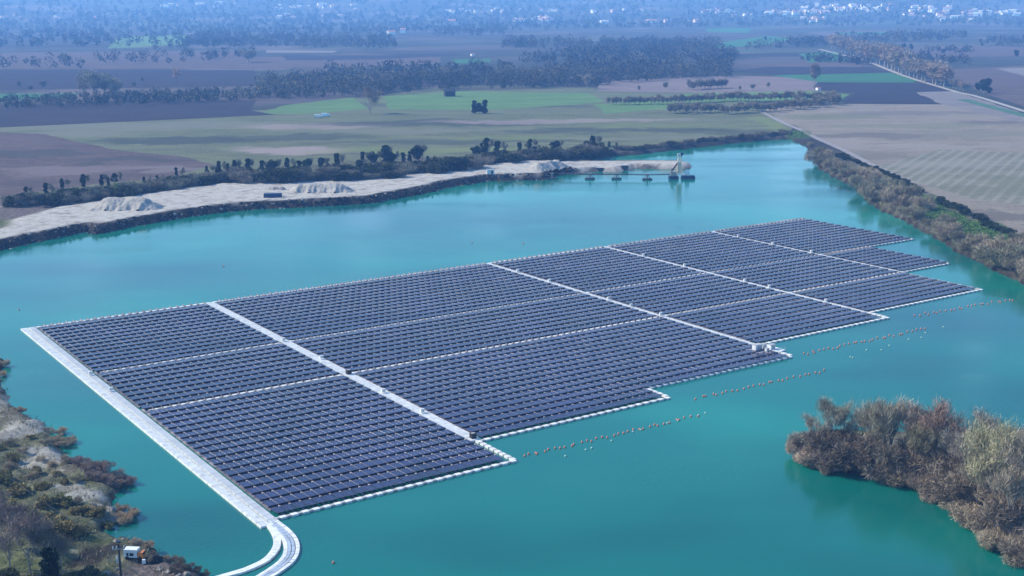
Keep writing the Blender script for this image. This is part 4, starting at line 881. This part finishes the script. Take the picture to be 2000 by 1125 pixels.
# rubble along the foot of the sand bank, uncountable
E_ = densify(np.array([flat(px, py) for px, py in LAKE_PX[3:30]])[:-1], 1.1, 0.0); E_ = E_[np.hypot(np.diff(E_[:, 0], append=E_[-1, 0]), np.diff(E_[:, 1], append=E_[-1, 1])) < 3]
rsb = np.random.RandomState(9); VB, FB = [], []; cubev = np.array([[x, y, z] for z in (-1, 1) for y in (-1, 1) for x in (-1, 1)], float); cubef = np.array([(0,2,3,1),(4,5,7,6),(0,1,5,4),(2,6,7,3),(0,4,6,2),(1,3,7,5)])
E_ = E_[E_[:, 0] < SPX]
for k, (x, y) in enumerate(np.repeat(E_, 3, axis=0)):
    sz = rsb.uniform(.12, .6)*rsb.uniform(.5, 1.3, 3); q = cubev*(sz*[1.3, 1.0, .8]) + rsb.normal(size=(8, 3))*.18*sz; a = rsb.uniform(0, 6.28); qx = q[:, 0]*math.cos(a)-q[:, 1]*math.sin(a); qy = q[:, 0]*math.sin(a)+q[:, 1]*math.cos(a)
    X0 = x + rsb.normal()*1.2; Y0 = y + rsb.uniform(-1.0, 2.6); VB.append(np.stack([X0+qx, Y0+qy, q[:, 2]], 1)); FB.append(cubef + 8*k)
VB = np.array(VB); hz = np.maximum(height(VB[:, :, 0].mean(1), VB[:, :, 1].mean(1))[0], -.1); VB[:, :, 2] += hz[:, None]
RBM, t, b = mat('rubble', rough=.95, spec=.1); g_ = N(t, 'ShaderNodeNewGeometry'); t.links.new(ramp(t, g_.outputs['Random Per Island'], [(0, (.015,.014,.013)), (.6, (.07,.06,.05)), (.85, (.20,.18,.16)), (1, (.42,.39,.35))]), b.inputs['Base Color'])
tag(link('bank_rubble', npmesh('bank_rubble', VB.reshape(-1, 3), np.concatenate(FB), RBM)), 'dark rubble and clods along the foot of the sand bank', 'rubble', kind='stuff')
# container, machines
def boxthing(name, px, py, wpx, hpx, dep, colr, lab, cat, extra=None):
    p = at(px, py); k = mpp(p); m = simple(name+' paint', colr, .2, 1.0, .5)
    o = thing(name, lab, cat, p, .1); w_, h_ = wpx*k, hpx*k
    return o, w_, h_, m
o, w_, h_, m = boxthing('shipping_container', 533, 385, 34, 8, 3, (.03,.06,.14), 'long dark blue container near the water on the sand bank', 'container')
bd = MB().box(0,0,h_/2,w_,2.6,h_)
for k in range(14): bd.box(-w_/2+.3+k*(w_-.6)/13,-1.33,h_/2,.12,.06,h_*.9)
link('body', bd.mesh('body', m), o); link('door', MB().box(w_/2+.03,0,h_/2,.06,2.2,h_*.85).mesh('door', DKM), o)
WHT = simple('white paint', (.8,.8,.78), .08, 1, .4); RUB = simple('rubber', (.02,.02,.02), .2); GLS = simple('dark glass', (.02,.03,.04), .1, 1, .1, .5); RED = simple('rust red paint', (.25,.06,.045), .2); ORG = simple('orange paint', (.8,.25,.06), .15, 1, .4)
def vehicle(name, px, py, L, W_, H_, paint, lab, cat, rz=0.1, cabfrac=.3, p=None):
    p = p or at(px, py); o = thing(name, lab, cat, p, rz)
    link('body', MB().box(-L*cabfrac/2, 0, .5+H_*.5, L*(1-cabfrac), W_, H_*.92).mesh('body', paint), o)
    cb = MB().box(L/2-L*cabfrac/2+.05, 0, .45+H_*.36, L*cabfrac-.1, W_*.96, H_*.66, taper=.9)
    link('cab', cb.mesh('cab', paint), o); link('windscreen', MB().box(L/2-.02, 0, .45+H_*.5, .06, W_*.75, H_*.28).mesh('windscreen', GLS), o)
    for sx in (-.32, .34):
        for sy in (-1, 1): link('wheel', MB().tube((L*sx, sy*(W_/2-.15), .4), (L*sx, sy*(W_/2+.05), .4), .4, .4, 12).mesh('wheel', RUB), o)
    return o
vehicle('truck', 306, 375, 6.5, 2.4, 2.3, WHT, 'white truck parked by the hedge at the back of the sand bank', 'truck')
vehicle('wheel_loader', 262, 379, 5, 2.4, 2.0, RED, 'dark red loader beside the hedge left of the white truck', 'loader')
vehicle('van', 622, 230, 7, 2.6, 2.4, WHT, 'white van, left of two parked in the meadow', 'van'); vehicle('van', 636, 228, 7, 2.6, 2.6, simple('pale blue paint', (.62,.82,.85), .08), 'pale blue van, right of two parked in the meadow', 'van')
# screening machine at (978,338)
p = at(978, 344); o = thing('screening_machine', 'brown upright gravel screening machine near the water on the sand bank', 'machine', p, .2)
BRN = simple('rusty brown', (.14,.085,.055), .3)
hb_ = MB().box(0,0,3.6,2.6,2.4,1.8).box(0,0,2.4,1.4,1.3,.8); link('hopper', hb_.mesh('hopper', BRN), o)
for sx in (-1,1):
    for sy in (-1,1): link('leg', MB().tube((sx*1.1,sy*1,0),(sx*1.0,sy*.9,2.9),.13).mesh('leg', BRN), o)
link('conveyor', MB().box(2.4,0,1.9,4.2,.8,.2,0).mesh('conveyor', DKM), o)
# low shed at root of spit
for (px, py, lab) in ((958,340,'small grey cabin left of the brown screening machine'),):
    p = at(px, py); o = thing('site_cabin', lab, 'cabin', p, .1); link('body', MB().box(0,0,1.2,4,2.4,2.4).mesh('body', WHT), o); link('roof', MB().box(0,0,2.46,4.3,2.7,.12).mesh('roof', FLG), o); link('door', MB().box(.8,-1.22,1.0,.9,.03,1.9).mesh('door', DKM), o)
# dredger
x, y = flat(1328, 349); k = mpp((x, y, 0)); o = thing('dredger', 'white and dark floating gravel dredger with tall tower off the tip of the spit', 'dredger', (x, y, 0), 0)
CREAM = simple('cream paint', (.72,.62,.48), .2, 1, .5)
NV = simple('navy hull', (.02,.035,.08), .25, 1, .5)
link('hull', MB().box(-3.6,0,.8,5.2,5,1.6,taper=.97).box(4.4,0,.8,7.4,4.6,1.8,taper=.97).mesh('hull', NV), o)
link('deck_house', MB().box(-3.6,.5,2.9,3.4,3,2.4).mesh('deck_house', simple('tan cabin', (.45,.40,.34), .15)), o)
link('silo', MB().lathe((3.9,-.3,1.7), [(1.1,0),(1.3,.3),(1.3,2.4),(.8,3.1),(.2,3.3)], 12).mesh('silo', WHT, True), o)
tw = MB()
for sx in (-1,1):
    for sy in (-1,1): tw.tube((sx*1.5-.4, sy*1.5, 1.6), (sx*.7-.4, sy*.7, 12.5), .16)
for j in range(5):
    z = 2.5+j*2.0; f_ = 1.5-.8*(z-1.6)/10.9
    for a_, b_ in (((-1,-1),(1,-1)),((1,-1),(1,1)),((1,1),(-1,1)),((-1,1),(-1,-1))):
        tw.tube((a_[0]*f_-.4, a_[1]*f_, z), (b_[0]*f_-.4, b_[1]*f_, z), .09); tw.tube((a_[0]*f_-.4, a_[1]*f_, z), (b_[0]*(f_-.1)-.4, b_[1]*(f_-.1), z+1.9), .07)
tw.box(-.4,0,6.4,1.9,1.7,6.6,taper=.8)
link('tower', tw.mesh('tower', CREAM), o)
link('winch_house', MB().box(-.9,0,13.1,1.6,1.3,1.5).mesh('winch_house', simple('pale grey paint', (.6,.6,.62), .1)), o)
link('pulley', MB().tube((.9,-.4,13.6),(.9,.4,13.6),.8,.8,12).box(.6,0,12.6,.5,.5,1.6).mesh('pulley', NV), o)
link('conveyor', MB().box(0,0,0,.1,.1,.1).tube((-5.4,0,3.2),(-.8,0,9.5),.45,.45,6).mesh('conveyor', DKM), o)
link('railing', MB().tube((.8,-2.4,2.6),(8,-2.4,2.6),.06).tube((.8,-2.4,1.6),(.8,-2.4,2.6),.06).tube((4.4,-2.4,1.6),(4.4,-2.4,2.6),.06).tube((8,-2.4,1.6),(8,-2.4,2.6),.06).mesh('railing', WHT), o)
# conveyor pontoons
PN = simple('rusty pontoon', (.09,.075,.07), .3)
pp = [(1078,350),(1152,350),(1204,350),(1264,351)]
for i, (px, py) in enumerate(pp):
    x, y = flat(px, py); q = thing('conveyor_pontoon', '%s dark pontoon from the left carrying the conveyor to the dredger' % nth(i), 'pontoon', (x, y, 0), 0, 'pontoons under the dredger conveyor')
    link('hull', MB().box(0,0,.35,5.5,2.6,.9,taper=.95).mesh('hull', PN), q)
    for sx in (-1, 1): link('strut', MB().tube((sx*1.6,0,.8),(0,0,3.4),.14).mesh('strut', PN), q)
    link('trestle', MB().box(0,0,3.3,2.0,1.2,.3).box(0,0,1.6,.8,.8,1.8).mesh('trestle', simple('pale steel', (.35,.32,.30), .2)), q)
x0, y0 = flat(1060, 340); x1, y1 = flat(1312, 348); cv = MB().tube((x0,y0,3.4),(flat(1090,348)[0], flat(1090,348)[1],3.1),.45,.45,6)
P_ = [(flat(px, py)[0], flat(px, py)[1], 2.4) for px, py in ((1090,348),(1152,349),(1204,349),(1264,350),(1315,349))]
cv = MB()
for a_, b_ in zip(P_, P_[1:]):
    cv.tube(a_, b_, .32, .32, 6)
    cv.tube((a_[0],a_[1]-.3,a_[2]+.7), (b_[0],b_[1]-.3,b_[2]+.7), .08, .08, 4)
tag(link('belt_conveyor', cv.mesh('belt_conveyor', PN)), 'long low belt conveyor running over pontoons from sand bank to dredger', 'conveyor')
for (px, py, lab) in ((1220,326,'small dark pump shed on the spit halfway to the dredger'),(1170,334,'dark grey machine at the shore of the spit root')):
    p = at(px, py); q = thing('pump_shed', lab, 'shed', p, .1, 'small sheds on the spit'); link('body', MB().box(0,0,.9,4.2,2.2,1.8).mesh('body', PN), q); link('roof', MB().box(0,0,1.9,4.6,2.6,.16).mesh('roof', FLG), q)
# ------------------------------------------------------------------ pole, cabin on the near left bank
p = at(239, 1160); topz = 0
k = mpp(p); H_ = 98*k
o = thing('utility_pole', 'tall dark utility pole with grey insulators in the bottom left foreground', 'pole', p, .3)
link('post', MB().tube((0,0,-.3),(0,0,H_),.24,.15,8).mesh('post', simple('dark wood pole', (.045,.042,.045), .3)), o)
link('crossarm', MB().box(0,-.2,H_-.9,2.0,.14,.16).mesh('crossarm', simple('steel grey', (.25,.26,.28), .2)), o)
INSm = MB().lathe((0,0,0), [(.05,0),(.16,.08),(.08,.16),(.16,.26),(.08,.34),(.12,.42),(.03,.5)], 8).mesh('insulator', simple('glass insulator', (.45,.52,.56), .1, 1, .2), True)
for (a_, z_) in ((-.9,H_-.82),(-.3,H_-.82),(.9,H_-.82),(-.35,H_-2.4),(-.35,H_-3.1)): link('insulator', INSm, o, (a_,-.2,z_))
link('lamp_bracket', MB().tube((0,0,H_-2.2),(-.5,-.2,H_-2.3),.05).box(-.4,-.2,H_-2.9,.35,.3,.9).mesh('lamp_bracket', simple('pale steel box', (.45,.48,.5), .1)), o)
wires = MB(); wt = Vector((p[0], p[1], p[2]+H_-.4)); 
for i in range(3):
    a_ = wt + Vector((-.7+.7*i, -.2, 0)); e_ = Vector(at(-60, 960+i*6)); e_.z += 12
    prev = a_
    for j in range(1, 13):
        t_ = j/12; q = a_.lerp(e_, t_); q.z -= 4*t_*(1-t_)*1.6; wires.tube(prev, q, .018, .018, 3); prev = q
tag(link('overhead_wire', wires.mesh('overhead_wire', simple('cable grey', (.05,.05,.055), .1))), 'thin overhead wires running left from the utility pole', 'wire')
p = at(264, 1090)
o = vehicle('van', 0, 0, 3.5, 1.5, 1.6, WHT, 'white and orange van parked on the bare ground beside the shore', 'van', rz=-.12, p=p)
for ch in [q for q in COL.objects if q.parent == o and q.name.startswith('cab')]: ch.data.materials[0] = ORG
for dx, wd_ in ((-1.05,.4),(-.3,.75)): link('window', MB().box(dx,-.77,1.15,wd_,.04,.55).mesh('window', GLS), o)
p = at(300, 1096); o = thing('tarpaulin_heap', 'black tarpaulin-covered heap right of the white and orange van', 'heap', p, .2)
rs = np.random.RandomState(5)
a_ = np.linspace(0, 1, 9); mb = MB().lathe((0,0,-.2), [(1.7,0),(1.65,.5),(1.35,1.0),(.8,1.35),(.25,1.5)], 12); mb.v = [(x*(1+.12*rs.normal()), y*(.7+.1*rs.normal()), z*(1+.08*rs.normal())) for x, y, z in mb.v]
link('cover', mb.mesh('cover', RUB), o); link('bag', MB().box(-1.6,-.6,.4,.7,.6,.7,taper=.8).mesh('bag', WHT), o)
# rocks on the banks, some by the hollow with painted shade
RK = simple('rock', (.26,.24,.22), .4, 1.5)
def rockmesh(seed):
    rs = np.random.RandomState(seed); mb = MB().lathe((0,0,0), [(.5,-.2),(.7,.1),(.55,.4),(.2,.58)], 8); mb.v = [(x*(1+.25*rs.normal()), y*(1+.25*rs.normal()), z*(1+.15*rs.normal())) for x, y, z in mb.v]; return mb.mesh('rock', RK)
RKM = [rockmesh(i) for i in range(4)]
rk = [(208,1120),(188,1128),(230,1112),(330,1118),(350,1124),(312,1112),(366,1122),(150,1124),(240,1052),(228,1058),(256,1052),(1808,446),(1795,440),(1816,452),(1802,450),(220,1000),(205,1006),(180,985)]
for i, (px, py) in enumerate(sorted(rk)):
    p = at(px, py); q = link('rock', RKM[i % 4], None, p, i*1.3, random.uniform(.5, 1.0)); tag(q, '%s pale rock from the left along the near banks' % nth(i), 'rock', 'pale rocks lying on the banks')
